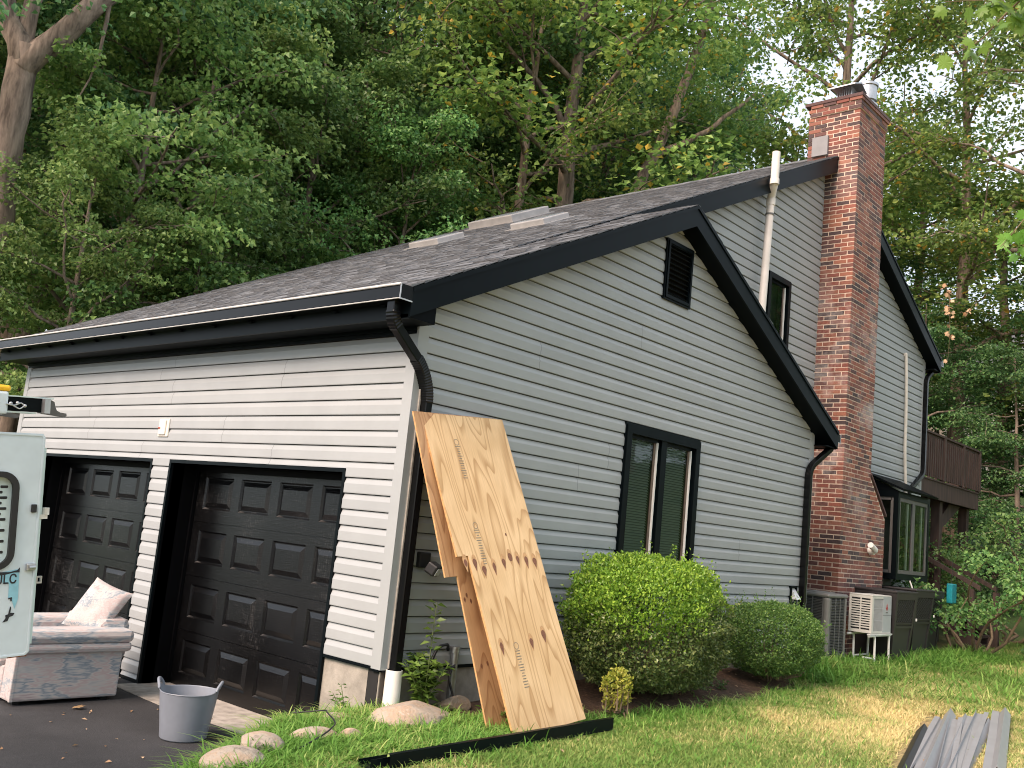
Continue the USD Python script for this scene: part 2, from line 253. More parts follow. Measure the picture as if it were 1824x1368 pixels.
def ground_mat():
    nodes = {'g': ('geometry', {}), 'n': ('noise_texture', {'scale': 0.75, 'detail': 6.0, 'roughness': 0.62}), 'r': ('rgb_ramp', {'ramp': [(0.36, (0.13, 0.15, 0.045)), (0.5, (0.3, 0.26, 0.11)), (0.62, (0.46, 0.34, 0.18))]}),
             'n2': ('noise_texture', {'scale': 26.0, 'detail': 6.0, 'roughness': 0.7}), 'r2': ('rgb_ramp', {'ramp': [(0.3, (0.45, 0.45, 0.45)), (0.7, (1.3, 1.3, 1.3))]}), 'mx': ('mix', {'mix_type': 'multiply', 'fac': 1.0}),
             'x': ('separate_xyz', {}), 'far': ('map_range', {'from_min': 15.0, 'from_max': 18.0, 'clamp': True}), 'fc': ('mix', {'color2': (0.05, 0.1, 0.02)}), 'fary': ('map_range', {'from_min': 8.0, 'from_max': 10.0, 'clamp': True}), 'fm': ('math', {'math_type': 'maximum'}),
             'b': ('bump', {'strength': 0.9, 'distance': 0.03}), 'p': ('principled_bsdf', {'roughness': 0.95})}
    return mat('lawn_soil', nodes, [('g.position', 'n.vector'), ('n.fac', 'r.fac'), ('g.position', 'n2.vector'), ('n2.fac', 'r2.fac'), ('r.color', 'fc.color1'), ('g.position', 'x.vector'), ('x.x', 'far.value'), ('x.y', 'fary.value'), ('far.result', 'fm.value1'), ('fary.result', 'fm.value2'), ('fm.value', 'fc.fac'),
        ('fc.color', 'mx.color1'), ('r2.color', 'mx.color2'), ('mx.color', 'p.base_color'), ('n2.fac', 'b.height'), ('b.normal', 'p.normal')])
M['ground'] = ground_mat()
def grid_sheet(xs, ys, fn):
    X, Y = np.meshgrid(xs, ys, indexing='ij'); V = np.c_[X.ravel(), Y.ravel(), fn(X, Y).ravel()]
    nx, ny = len(xs), len(ys); i = (np.arange(nx - 1)[:, None] * ny + np.arange(ny - 1)[None]).ravel()
    return MB().add(V, np.c_[i, i + ny, i + ny + 1, i + 1])
xs = np.unique(np.r_[np.linspace(-400, -20, 9), np.linspace(-20, -4, 9), np.linspace(-4, 9, 105), np.linspace(9, 30, 64), np.linspace(30, 60, 21), np.linspace(60, 400, 10)])
ys = np.unique(np.r_[np.linspace(-400, -20, 9), np.linspace(-20, -6, 8), np.linspace(-6, 3, 73), np.linspace(3, 40, 50), np.linspace(40, 400, 10)])
def lawn_z(X, Y):
    z = ground(X, Y)
    return np.where((Y > lawn_edge(X) + .12) & (X < 0.2), z - 0.06, z)             # sinks below the driveway sheet
grid_sheet(xs, ys, lawn_z).build('ground', M['ground'], smooth=True, kind='structure', label='lawn with dry straw patches running up to the house and the wooded slope')
M['asphalt'] = mat('asphalt', {'g': ('geometry', {}), 'n': ('noise_texture', {'scale': 160.0, 'detail': 3.0}), 'n2': ('noise_texture', {'scale': 1.1, 'detail': 5.0, 'roughness': 0.6}), 'r': ('rgb_ramp', {'ramp': [(0.35, (0.018, 0.0185, 0.02)), (0.62, (0.038, 0.039, 0.042)), (0.74, (0.1, 0.1, 0.1))]}),
    'r2': ('rgb_ramp', {'ramp': [(0.35, (0.75, 0.75, 0.75)), (0.7, (1.35, 1.33, 1.3))]}), 'mx': ('mix', {'mix_type': 'multiply', 'fac': 1.0}), 'b': ('bump', {'strength': 0.7, 'distance': 0.005}), 'p': ('principled_bsdf', {'roughness': 0.75})},
    [('g.position', 'n.vector'), ('g.position', 'n2.vector'), ('n.fac', 'r.fac'), ('n2.fac', 'r2.fac'), ('r.color', 'mx.color1'), ('r2.color', 'mx.color2'), ('mx.color', 'p.base_color'), ('n.fac', 'b.height'), ('b.normal', 'p.normal')])
def drive_z(X, Y): return np.where(Y < 0.9, np.minimum(DRIVE + 0.004, ground(X, Y) + 0.004 - 0.03 * sstep(0.75, 0.2, Y)), DRIVE + 0.004) if False else DRIVE + 0.004 + 0 * X
grid_sheet(np.linspace(-14, 0.02, 40), np.linspace(-9, 14, 60), drive_z).build('driveway', M['asphalt'], kind='structure', label='dark asphalt driveway in front of the garage')
a = MB()
for (y0, y1) in ((0.64, 3.46), (3.76, 6.54)):
    a.prism([(-0.3 + 0.03 * math.sin(3 * y0), y0), (-0.26, y0 + .9), (-0.31, y0 + 1.7), (-0.27, y1), (0.34, y1), (0.34, y0)], 0.05, np.eye(3), (0, 0, DRIVE - 0.04))
a.build('garage_apron', M['apron'], kind='structure', label='rough concrete strip along the garage door sills')
def mulch_mat():
    return mat('mulch', {'g': ('geometry', {}), 'n': ('noise_texture', {'scale': 30.0, 'detail': 6.0, 'roughness': 0.75}), 'r': ('rgb_ramp', {'ramp': [(0.3, (0.02, 0.013, 0.008)), (0.55, (0.09, 0.05, 0.028)), (0.75, (0.24, 0.15, 0.09))]}), 'b': ('bump', {'strength': 1.0, 'distance': 0.02}), 'p': ('principled_bsdf', {'roughness': 0.95})},
        [('g.position', 'n.vector'), ('n.fac', 'r.fac'), ('r.color', 'p.base_color'), ('n.fac', 'b.height'), ('b.normal', 'p.normal')])
M['mulch'] = mulch_mat()
mb_x = np.linspace(0.3, 7.0, 60)
mm = MB(); yy = lambda x: -0.82 - 0.2 * np.sin((x - 1.5) * .9) * (x > 1.5) - 0.06 * np.sin(5 * x) + 0.45 * sstep(5.2, 6.8, x) + .3 * (1 - sstep(.5, 1.6, x))
V = []; n_ = 7
for x in mb_x:
    for t in np.linspace(0, 1, n_): y = yy(x) * t + 0.02 * (1 - t); V.append((x, y, float(ground(x, y)) + 0.022 + 0.008 * math.sin(17 * x + 9 * y)))
i = (np.arange(len(mb_x) - 1)[:, None] * n_ + np.arange(n_ - 1)[None]).ravel(); mm.add(V, np.c_[i, i + 1, i + n_ + 1, i + n_])
mm.build('mulch_bed', M['mulch'], smooth=True, kind='structure', label='brown mulch bed along the grey garage wall under the shrubs')

# ------------------------------------------------------------------ the house
house = thing('house', 'grey vinyl sided house with black trim, brick chimney and two car garage', 'house')
E = 0.127; W, L = 7.12, 7.32; YM = 0.85; XR = 13.69; RX = 9.2
S1, S2 = 0.490, 0.497                                               # garage gable pitch, main roof pitch
EX, EZ = -0.31, 2.83
gr = lambda x: EZ + S1 * (x - EX)                                   # garage roof, west slope
mr = lambda x: EZ + S2 * (x - EX)                                   # main roof, west slope
GA = W / 2
gsof = lambda x: gr(x) - 0.235
ZR = mr(RX)
def mright(x): return ZR - 0.5 * (x - RX)
PROF = [(0.0, 0.0), (0.0185, 0.001), (0.020, 0.008), (0.0205, 0.076), (0.0185, 0.081), (0.003, 0.1205), (-0.008, 0.1215)]
def plank(mb, O, U, N, z0, zc0, zc1, xl, xr):
    """one lap of dutch-lap siding from z0, clipped to zc0..zc1; xl and xr give its ends at a height"""
    O, U, N = map(lambda q: np.asarray(q, float), (O, U, N)); pts = [(o, z0 + z) for o, z in PROF]
    out = []
    for (o0, a), (o1, b) in zip(pts, pts[1:]):
        lo, hi = max(a, zc0), min(b, zc1)
        if hi < lo: continue
        f = lambda z: o0 + (o1 - o0) * ((z - a) / (b - a) if b > a else 0)
        if not out: out.append((f(lo), lo))
        out.append((f(hi), hi))
    if len(out) < 2: return False
    V = []
    for o, z in out:
        l, r = xl(z), xr(z)
        if r < l: r = l = (l + r) / 2
        for x in (l, r): V.append(O + U * x + N * o + np.array([0, 0, z]))
    F = [[2 * i, 2 * i + 1, 2 * i + 3, 2 * i + 2] for i in range(len(out) - 1)]
    if np.cross(U, [0, 0, 1.0]) @ N < 0: F = [f[::-1] for f in F]
    mb.add(V, F); return True
def wall(parent, O, U, N, z_lo, z_hi, xl, xr, holes, joints=None, zphase=0.0, name='siding_plank', m='siding'):
    k0 = int(math.floor((z_lo - zphase) / E))
    for k in range(k0, int(math.ceil((z_hi - zphase) / E))):
        z0 = zphase + k * E; a, b = max(z0, z_lo), min(z0 + E, z_hi)
        cuts = sorted({a, b, *[h[2] for h in holes if a < h[2] < b], *[h[3] for h in holes if a < h[3] < b]})
        for c0, c1 in zip(cuts, cuts[1:]):
            if c1 - c0 < 0.004: continue
            zm = (c0 + c1) / 2; l, r = xl(c0), xr(c0)
            if xr(c1) - xl(c1) < 0.02 and r - l < 0.05: continue
            bl = sorted([(h[0], h[1]) for h in holes if h[2] < zm < h[3]]); segs = []; cur = None
            for (h0, h1) in bl: segs.append((cur, h0)); cur = h1
            segs.append((cur, None))
            js = sorted(joints.get(k, [])) if joints else []
            for (s0, s1) in segs:
                edges = [s0] + [j for j in js if (s0 is None or j > s0 + .05) and (s1 is None or j < s1 - .05)] + [s1]
                for e0, e1 in zip(edges, edges[1:]):
                    f0 = (lambda z, e0=e0: xl(z)) if e0 is None else (lambda z, e0=e0: max(e0 + 0.0015, xl(z)))
                    f1 = (lambda z, e1=e1: xr(z)) if e1 is None else (lambda z, e1=e1: min(e1 - 0.0015, xr(z)))
                    if f1(c0) - f0(c0) < 0.01 and f1(c1) - f0(c1) < 0.01: continue
                    mb = MB()
                    if plank(mb, O, U, N, z0, c0, c1, f0, f1): mb.build(name, M[m if RNG.random() < .7 else m + '_b'], parent)
# garage front wall (faces the driveway)
DOORS = ((0.70, 3.42), (3.83, 6.53)); DH = 1.432
fw = MB()
fw.prism(Polygon([(0.0, -1.2), (L, -1.2), (L, 2.66), (0.0, 2.66)], [[(y0, -1.1), (y1, -1.1), (y1, DH), (y0, DH)] for y0, y1 in DOORS]), 0.12, np.array([[0, 0, 1], [1, 0, 0], [0, 1, 0]]), (0.012, 0, 0))
front = fw.build('garage_front_wall', M['paper_front'], house)
jj = {19: [5.24 - 1.6], 18: [3.9, 1.70], 17: [3.62, 1.72], 15: [5.4], 16: [6.7, 3.6], 14: [5.24, 2.56], 13: [5.36, 2.57], 12: [4.07, 1.73], 11: [4.1, 1.75], 10: [6.6, 2.9]}
wall(front, (0, 0, 0), (0, 1, 0), (-1, 0, 0), 0.0, 2.62, lambda z: 0.075, lambda z: L - 0.075, [(y0 - .035, y1 + .035, -9, DH + 0.03) for y0, y1 in DOORS], jj)
for y0, y1 in ((DOORS[0][1] + .035, DOORS[1][0] - .035), (DOORS[1][1] + .035, L - .075)):   # below the sill line only the piers between and beside the doors go on down
    wall(front, (0, 0, 0), (0, 1, 0), (-1, 0, 0), -0.68, 0.0, lambda z, q=y0: q, lambda z, q=y1: q, [])
# garage gable wall
gw = MB(); gw.prism([(0, -1.2), (W, -1.2), (W, gsof(0) + .05), (GA, gsof(GA) + .05), (0, gsof(0) + .05)], 0.12, np.array([[1, 0, 0], [0, 0, 1], [0, 1, 0]]), (0, 0.012, 0))
gable = gw.build('garage_gable_wall', M['paper'], house)
WIN = (2.85, 4.25, 0.60, 2.258); VENT = (3.305, 3.835, 3.655, 4.315)
def gl(z): return max(0.075, GA - (gsof(GA) - z) / S1) if z > gsof(0) else 0.075
def gr_(z): return min(W - 0.075, GA + (gsof(GA) - z) / S1) if z > gsof(0) else W - 0.075
gj = {k: [x] for k, x in ((20, 1.45), (21, 1.45), (14, 2.6), (15, 2.6), (12, 2.15), (13, 2.15), (24, 3.0), (25, 3.0), (8, 5.3), (9, 5.3), (17, 5.6), (16, 5.6))}
wall(gable, (0, 0, 0), (1, 0, 0), (0, -1, 0), 0.0, gsof(GA) - 0.01, gl, gr_, [(WIN[0] + .02, WIN[1] - .02, WIN[2] + .02, WIN[3] - .02), (VENT[0] + .02, VENT[1] - .02, VENT[2] + .02, VENT[3] - .02)], gj)
# main gable wall
mw = MB(); mw.prism([(4.0, -1.2), (XR, -1.2), (XR, mright(XR) - .2), (RX, ZR - .2), (4.0, mr(4.0) - .2)], 0.12, np.array([[1, 0, 0], [0, 0, 1], [0, 1, 0]]), (0, YM + 0.012, 0))
mainw = mw.build('main_gable_wall', M['paper'], house)
msof = lambda x: mr(x) - 0.26
mrs = lambda x: mright(x) - 0.26
CHX0, CHX1, CHY = 8.9, 9.95, 0.31
def ml(z): return max(3.7, RX - (msof(RX) - z) / S2)
def mr_(z): return min(XR - 0.075, RX + (msof(RX) - z) / 0.5)
WIN2 = (7.22, 7.91, 4.02, 5.10)
BAY = (11.05, 12.55, 0.93, 2.42)
wall(mainw, (0, YM, 0), (1, 0, 0), (0, -1, 0), 2.3, 7.2, ml, lambda z: min(CHX0, mr_(z)), [(WIN2[0] + .02, WIN2[1] - .02, WIN2[2] + .02, WIN2[3] - .02)], {k: [7.95 - (k % 3) * .6] for k in range(35, 52, 2)}, 0.03)
wall(mainw, (0, YM, 0), (1, 0, 0), (0, -1, 0), 0.0, 7.2, lambda z: max(CHX1, RX - (msof(RX) - z) / S2), mr_, [(BAY[0], BAY[1], BAY[2], BAY[3])], {k: [11.0 + (k % 4) * .45] for k in range(20, 50, 3)}, 0.03)
# corner posts
def post(O, sx, sy, z0, z1, name='corner_post'):
    m = MB(); w, t = 0.082, 0.024; x, y = O
    def bx(a, b): m.box((min(a[0], b[0]), min(a[1], b[1]), z0), (max(a[0], b[0]), max(a[1], b[1]), z1))
    bx((x + sx * t, y + sy * t), (x, y - sy * w)); bx((x, y + sy * t), (x - sx * w, y))
    bx((x + sx * (t - .008), y - sy * w), (x, y - sy * (w + .012))); bx((x - sx * w, y + sy * (t - .008)), (x - sx * (w + .012), y))
    return m.build(name, M['siding'], house)
post((0, 0), -1, -1, -0.012, 2.62); post((0, L), -1, 1, -0.68, 2.62); post((W, 0), 1, -1, -0.012, 2.76); post((XR, YM), 1, -1, -0.1, 5.1)
# side and rear walls that close the volume
m = MB(); m.box((W - .1, 0.14, -1.2), (W, YM, 2.75)); m.box((0.14, L - .12, -1.2), (XR, L, 2.6)); m.box((XR - .1, YM + .14, -1.2), (XR, L, 5.0))
m.prism([(0.14, 2.6), (XR, 2.6), (XR, mright(XR) - .25), (RX, ZR - .25), (0.14, mr(.14) - .25)], 0.1, np.array([[1, 0, 0], [0, 0, 1], [0, 1, 0]]), (0, L - .1, 0))
m.build('rear_wall', M['siding'], house)
# foundation and starter strips
m = MB(); m.box((0.003, 0.003, -1.3), (W, 0.1, -0.0)); m.box((0.004, 0.1, -1.3), (0.1, DOORS[0][0] - .03, -0.0)); m.box((W, YM + .004, -1.3), (XR, YM + .1, 0.0))
m.build('foundation', M['concrete'], house)
m = MB(); m.box((-0.021, 0.07, -0.022), (0.0, DOORS[0][0] - 0.034, 0.003)); m.box((0.07, -0.021, -0.024), (W - .07, 0.0, 0.002)); m.box((-.02, 0.0, -0.03), (.08, 0.07, -0.012)); m.box((0.0, -.02, -0.03), (.08, 0.0, -0.0125))
m.box((-0.021, DOORS[0][1] + .034, -0.715), (0.0, DOORS[1][0] - .034, -0.682)); m.box((-0.021, DOORS[1][1] + .034, -0.715), (0.0, L, -0.682))
m.build('starter_strip', M['trim'], house)

# garage doors
DR = 0.30; PX = 0.635; PW, PH = 0.50, 0.318
def garage_door(y0, y1):
    cx = (y0 + y1) / 2; cols = [cx + (i - 1.5) * PX for i in range(4)]; sec = 0.533; top = 1.412
    m = MB(); fx = DR
    for r in range(4):
        zt = top - r * sec - 0.002; zb = zt - sec + 0.005; pz1 = top - r * sec - 0.083; pz0 = pz1 - PH
        ys = [y0 - .03] + [v for c in cols for v in (c - PW / 2, c + PW / 2)] + [y1 + .03]
        for i in range(len(ys) - 1):
            for (za, zb_, is_p) in ((zb, pz0, 0), (pz0, pz1, 1), (pz1, zt, 0)):
                if is_p and i % 2 == 1: continue
                m.quad((fx, ys[i], za), (fx, ys[i], zb_), (fx, ys[i + 1], zb_), (fx, ys[i + 1], za))
        m.quad((fx, ys[0], zt), (fx + .02, ys[0], zt), (fx + .02, ys[-1], zt), (fx, ys[-1], zt)); m.quad((fx, ys[0], zb), (fx, ys[-1], zb), (fx + .02, ys[-1], zb), (fx + .02, ys[0], zb))
    m.box((fx + .02, y0 - .03, DRIVE + .01), (fx + .05, y1 + .03, top + .05))
    d = m.build('garage_door', M['door'], house)
    for r in range(4):
        for c in cols:
            z1 = top - r * sec - 0.083; z0 = z1 - PH; a, b = c - PW / 2, c + PW / 2; q = MB()
            rings = [(0.0, 0.0), (0.016, 0.016), (0.022, 0.016), (0.066, -0.002)]
            R_ = [[(fx + dx, a + i, z0 + i), (fx + dx, b - i, z0 + i), (fx + dx, b - i, z1 - i), (fx + dx, a + i, z1 - i)] for i, dx in rings]
            for u, v in zip(R_, R_[1:]):
                for k in range(4): q.quad(u[k], v[k], v[(k + 1) % 4], u[(k + 1) % 4])
            q.quad(*R_[-1][::-1]); q.build('door_panel', M['door'], d)
    j = MB()                                                        # jambs, head and stop of the deep black opening
    j.box((-0.0, y0 - .03, DRIVE), (DR + .1, y0, DH + .03)); j.box((-0.0, y1, DRIVE), (DR + .1, y1 + .03, DH + .03)); j.box((0.0, y0, DH), (DR + .1, y1, DH + .03))
    j.box((DR - .035, y1 - .028, DRIVE), (DR - .003, y1 - .001, DH)); j.box((DR - .035, y0 + .001, DRIVE), (DR - .003, y0 + .028, DH)); j.box((DR - .036, y0 + .03, DH - .05), (DR - .004, y1 - .03, DH - .001))
    j.build('door_jamb', M['reveal'], house)
    t = MB(); w = .034
    t.box((-0.024, y0 - w, -0.72), (-0.001, y0 - .001, DH + w)); t.box((-0.024, y1 + .001, -0.72), (-0.001, y1 + w, DH + w)); t.box((-0.023, y0 - .001, DH + .001), (-0.001, y1 + .001, DH + w))
    t.build('door_trim', M['trim'], house)
for y0, y1 in DOORS: garage_door(y0, y1)

# window units
GLASS = mat('window_glass', {'g': ('glossy_bsdf', {'color': (0.9, 0.95, 0.95), 'roughness': 0.02}), 't': ('transparent_bsdf', {'color': (0.78, 0.9, 0.85)}), 'f': ('fresnel', {'IOR': 1.5}), 'm': ('mix_closure', {})}, [('f.fac', 'm.fac'), ('t.BSDF', 'm.closure1'), ('g.BSDF', 'm.closure2')], surface='m.closure')
M['blind'] = plain('blind_slats', (0.23, 0.25, 0.235), 0.55, var=0.05)
M['room'] = plain('dark_room', (0.02, 0.022, 0.02), 0.9)
M['wood_sash'] = plain('tan_wood_sash', (0.10, 0.07, 0.05), 0.5, var=0.2)
def frame_ring(m, x0, x1, z0, z1, w, y0, y1):
    m.box((x0, y0, z0), (x0 + w, y1, z1)); m.box((x1 - w, y0, z0), (x1, y1, z1)); m.box((x0 + w, y0, z1 - w), (x1 - w, y1, z1)); m.box((x0 + w, y0, z0), (x1 - w, y1, z0 + w))
def window(x0, x1, z0, z1, y, panes, casing=0.075, blinds=True, label=None, sash_y=0.035, white=True):
    m = MB(); frame_ring(m, x0, x1, z0, z1, casing, y - 0.045, y + 0.03); frame_ring(m, x0 - .012, x1 + .012, z0 - .012, z1 + .02, .03, y - .028, y + .01)
    xs = np.linspace(x0 + casing, x1 - casing, panes + 1)
    for k in range(1, panes): m.box((xs[k] - .05, y - .03, z0 + casing), (xs[k] + .05, y + .03, z1 - casing))
    w = m.build('window', M['trim'], house, label=label)
    g = MB()
    for k in range(panes):
        a = xs[k] + (.05 if k else 0); b = xs[k + 1] - (.05 if k < panes - 1 else 0)
        s = MB(); frame_ring(s, a, b, z0 + casing, z1 - casing, .038, y + .0, y + sash_y); s.build('sash', M['trim'], w)
        if white:
            s = MB(); s.box((b - .054, y - .012, z0 + casing + .03), (b - .04, y + .013, z1 - casing - .03)); s.build('sash_edge', M['white_plastic'], w)
            s = MB(); s.box((b - .09, y + .008, z0 + casing + .04), (b - .055, y + .0145, z1 - casing - .04)); s.build('sash_liner', M['wood_sash'], w)
        one('quad', (a + .038, y + .016, z0 + casing + .038), (b - .038, y + .016, z0 + casing + .038), (b - .038, y + .016, z1 - casing - .038), (a + .038, y + .016, z1 - casing - .038)).build('pane', GLASS, w)
        if blinds:
            s = MB(); zz = z0 + casing + .05
            while zz < z1 - casing - .05:
                s.box((a + .03, -.014, -.0011), (b - .1, .014, .0011), rotx(math.radians(50)), (0, y + .04, zz)); zz += .0265
            s.build('blind', M['blind'], w, kind='stuff')
    q = MB(); q.box((x0 + casing, y + .15, z0 + casing), (x1 - casing, y + .2, z1 - casing)); q.build('dark_interior', M['room'], w)
# the wall backing behind windows is opened by recutting its mesh: gable and main walls are rebuilt with holes
def recut(prim, outer, holes, o):
    mm_ = MB(); mm_.prism(Polygon(outer, holes), 0.12, np.array([[1, 0, 0], [0, 0, 1], [0, 1, 0]]), o); v, f = mm_.arrays(); g = UsdGeom.Mesh(prim)
    v, f, n = meshkit.arrays((v, f)); g.GetPointsAttr().Set(Vt.Vec3fArray.FromNumpy(v.astype(np.float32))); g.GetFaceVertexCountsAttr().Set(Vt.IntArray.FromNumpy(np.full(len(f), 3, np.int32))); g.GetFaceVertexIndicesAttr().Set(Vt.IntArray.FromNumpy(f.astype(np.int32).ravel()))
rect = lambda h, e=.06: [(h[0] + e, h[2] + e), (h[1] - e, h[2] + e), (h[1] - e, h[3] - e), (h[0] + e, h[3] - e)]
recut(gable, [(0, -1.2), (W, -1.2), (W, gsof(0) + .05), (GA, gsof(GA) + .05), (0, gsof(0) + .05)], [rect(WIN)], (0, 0.012, 0))
recut(mainw, [(4.0, -1.2), (XR, -1.2), (XR, mright(XR) - .2), (RX, ZR - .2), (4.0, mr(4.0) - .2)], [rect(WIN2)], (0, YM + 0.012, 0))
window(*WIN, 0, 2, casing=0.085, label='black framed double casement window with blinds')
window(*WIN2, YM, 1, casing=0.07, blinds=False, label='narrow black framed upper window')
# gable vent
m = MB(); frame_ring(m, *VENT[:2], *VENT[2:], 0.06, -0.04, 0.0); frame_ring(m, VENT[0] + .02, VENT[1] - .02, VENT[2] + .02, VENT[3] - .02, 0.03, -0.052, -0.041)
v_ = m.build('gable_vent', M['trim'], house)
one('box', (VENT[0] + .05, -0.006, VENT[2] + .05), (VENT[1] - .05, 0.0, VENT[3] - .05)).build('dark_interior', M['reveal'], v_)
for z in np.linspace(VENT[2] + .085, VENT[3] - .085, 10):
    one('box', (VENT[0] + .06, -.024, -.003), (VENT[1] - .06, .014, .003), rotx(math.radians(40)), (0, -0.02, z)).build('louver', M['trim'], v_)

# roof: decks, shingles
NRM = lambda s: np.array([-s, 0, 1.0]) / math.hypot(s, 1)
m = MB(); XZ = np.array([[1, 0, 0], [0, 0, 1], [0, 1, 0]])
m.prism([(EX, EZ - .045), (GA, gr(GA) - .045), (2 * GA - EX, EZ - .045), (2 * GA - EX, EZ - .012), (GA, gr(GA) - .012), (EX, EZ - .012)], 0.06 + YM, XZ, (0, -0.2, 0))
m.prism([(EX, EZ - .045), (RX, ZR - .045), (XR + .3, mright(XR + .3) - .045), (XR + .3, mright(XR + .3) - .012), (RX, ZR - .012), (EX, EZ - .012)], L + .22 - YM + .2, XZ, (0, YM - 0.2, 0))
roof = m.build('roof', M['shingle0'], house)
tabs = []
def shingles(x0, x1, zf, slope, y0, y1, seed):
    rng = np.random.default_rng(seed); ln = math.hypot(1, slope); d = np.array([1, 0, slope]) / ln; n = NRM(slope) if x1 > x0 else np.array([-slope, 0, 1.0]) / math.hypot(slope, 1)
    if n[2] < 0: n = -n
    total = abs(x1 - x0) * ln; dirx = d if x1 > x0 else -d; o = np.array([x0, 0, zf(x0)]); e = 0.143; r = 0
    while r * e < total:
        s0 = r * e; s1 = min(s0 + e + .03, total); y = y0 - rng.random() * .2; hi = rng.random() < .5
        while y < y1:
            wd = rng.uniform(.13, .34); a, b = max(y, y0), min(y + wd, y1); y += wd; hi = not hi
            if b - a < .02: continue
            t = (0.014 if hi else 0.0075) + rng.uniform(-.001, .001); sf = s0 - (0.0 if hi else rng.uniform(0, .012)) + rng.uniform(-.002, .002)
            p0 = o + dirx * max(sf, -.02); p1 = o + dirx * s1
            A = [p0 + n * t + np.array([0, a, 0]), p0 + n * t + np.array([0, b, 0]), p1 + n * .003 + np.array([0, b, 0]), p1 + n * .003 + np.array([0, a, 0])]
            Bt = [p0 - n * .006 + np.array([0, a, 0]), p0 - n * .006 + np.array([0, b, 0])]
            c = (A[0] + A[2]) / 2; v = CAM - c; dist = np.linalg.norm(v)
            tabs.append((abs(v @ n) / dist ** 3 * (b - a), np.array(A + Bt), hi))
        r += 1
shingles(EX - .02, GA, gr, S1, -0.225, YM - 0.215, 1)
shingles(EX - .02, RX, mr, S2, YM - 0.215, L + .23, 2)
shingles(2 * GA - EX + .02, GA, lambda x: gr(2 * GA - x), -S1, -0.225, YM - .03, 3)
shingles(XR + .32, RX, mright, -0.5, YM - 0.215, L + .23, 4)
TF = [[0, 3, 2, 1], [4, 0, 1, 5], [4, 3, 0, 0], [5, 1, 2, 2]]
tabs.sort(key=lambda t: -t[0]); rest = MB(); trng = np.random.default_rng(5)
fixf = lambda V: [[0, 1, 2, 3], [4, 5, 1, 0], [4, 0, 3, 3], [5, 2, 1, 1]]
def add_tab(mb, V):
    f = np.array([[0, 1, 2], [0, 2, 3], [4, 5, 1], [4, 1, 0], [4, 0, 3], [5, 2, 1]])
    mb.add(V, f)
for i, (s, V, hi) in enumerate(tabs):
    if i < 300: mb = MB(); add_tab(mb, V); mb.build('shingle', M['shingle%d' % trng.integers(0, 5)], roof)
    else: add_tab(rest, V)
rest.build('shingles', M['shingle_mixed'], roof, kind='stuff')
m = MB()
for y in np.arange(YM - .2, L + .2, .2): m.prism([(-.13, -.066), (0, .012), (.13, -.066), (.13, -.055), (0, .024), (-.13, -.055)], .205, XZ, (RX, y, ZR + .012 + .003 * (int(y * 5) % 2)))
m.build('ridge_cap', M['shingle_mixed'], roof)
# rake boards and soffits
def rake(x0, x1, zf, y_front, y_wall, h, nm='rake_board'):
    m = MB(); xs_ = [x0, x1]
    m.prism([(x0, zf(x0) - .012 - h), (x1, zf(x1) - .012 - h), (x1, zf(x1) - .012), (x0, zf(x0) - .012)], 0.022, XZ, (0, y_front - .022, 0))
    m.prism([(x0, zf(x0) - .046), (x1, zf(x1) - .046), (x1, zf(x1) - .008), (x0, zf(x0) - .008)], 0.012, XZ, (0, y_front - .034, 0))
    m.build(nm, M['trim'], house)
    s = MB(); s.prism([(x0, zf(x0) - .012 - h), (x1, zf(x1) - .012 - h), (x1, zf(x1) - h + .012), (x0, zf(x0) - h + .012)], y_wall - y_front + .001, XZ, (0, y_front, 0)); s.build('rake_soffit', M['trim_matte'], house)
rake(EX, GA, gr, -0.2, 0.02, 0.225); rake(GA, 2 * GA - EX, lambda x: gr(2 * GA - x), -0.2, 0.02, 0.225)
rake(2.0, RX, mr, YM - 0.2, YM + 0.02, 0.25); rake(RX, XR + .3, mright, YM - 0.2, YM + 0.02, 0.25)
rake(EX, RX, mr, L + .22, L + .2, 0.2, 'far_rake_board')
# eave fascia, soffit, frieze
m = MB(); m.box((EX, -0.2, EZ - .245), (EX + .022, L + .2, EZ - .03)); m.build('eave_fascia', M['trim'], house)
m = MB(); m.box((EX + .022, 0.001, EZ - .235), (0.02, L + .2, EZ - .222)); m.box((EX + .022, -.197, EZ - .236), (-.028, .0, EZ - .10)); m.build('eave_soffit', M['trim_matte'], house)
m = MB(); m.box((-.045, 0.0, EZ - .262), (-0.001, L, EZ - .2355)); m.box((-.026, 0.0, EZ - .29), (-0.001, L, EZ - .2625)); m.build('frieze_channel', M['trim'], house)
m = MB(); m.box((W + .005, -.198, EZ - .235), (2 * GA - EX, YM, EZ - .222)); m.box((2 * GA - EX - .022, -.2, EZ - .245), (2 * GA - EX, YM - .01, EZ - .03)); m.build('right_eave_soffit', M['trim_matte'], house)
m = MB(); zz = mright(XR + .3); m.box((XR + .005, YM - .198, zz - .26), (XR + .3, L, zz - .24)); m.box((XR + .278, YM - .2, zz - .27), (XR + .3, L, zz - .03)); m.build('main_eave_soffit', M['trim_matte'], house)
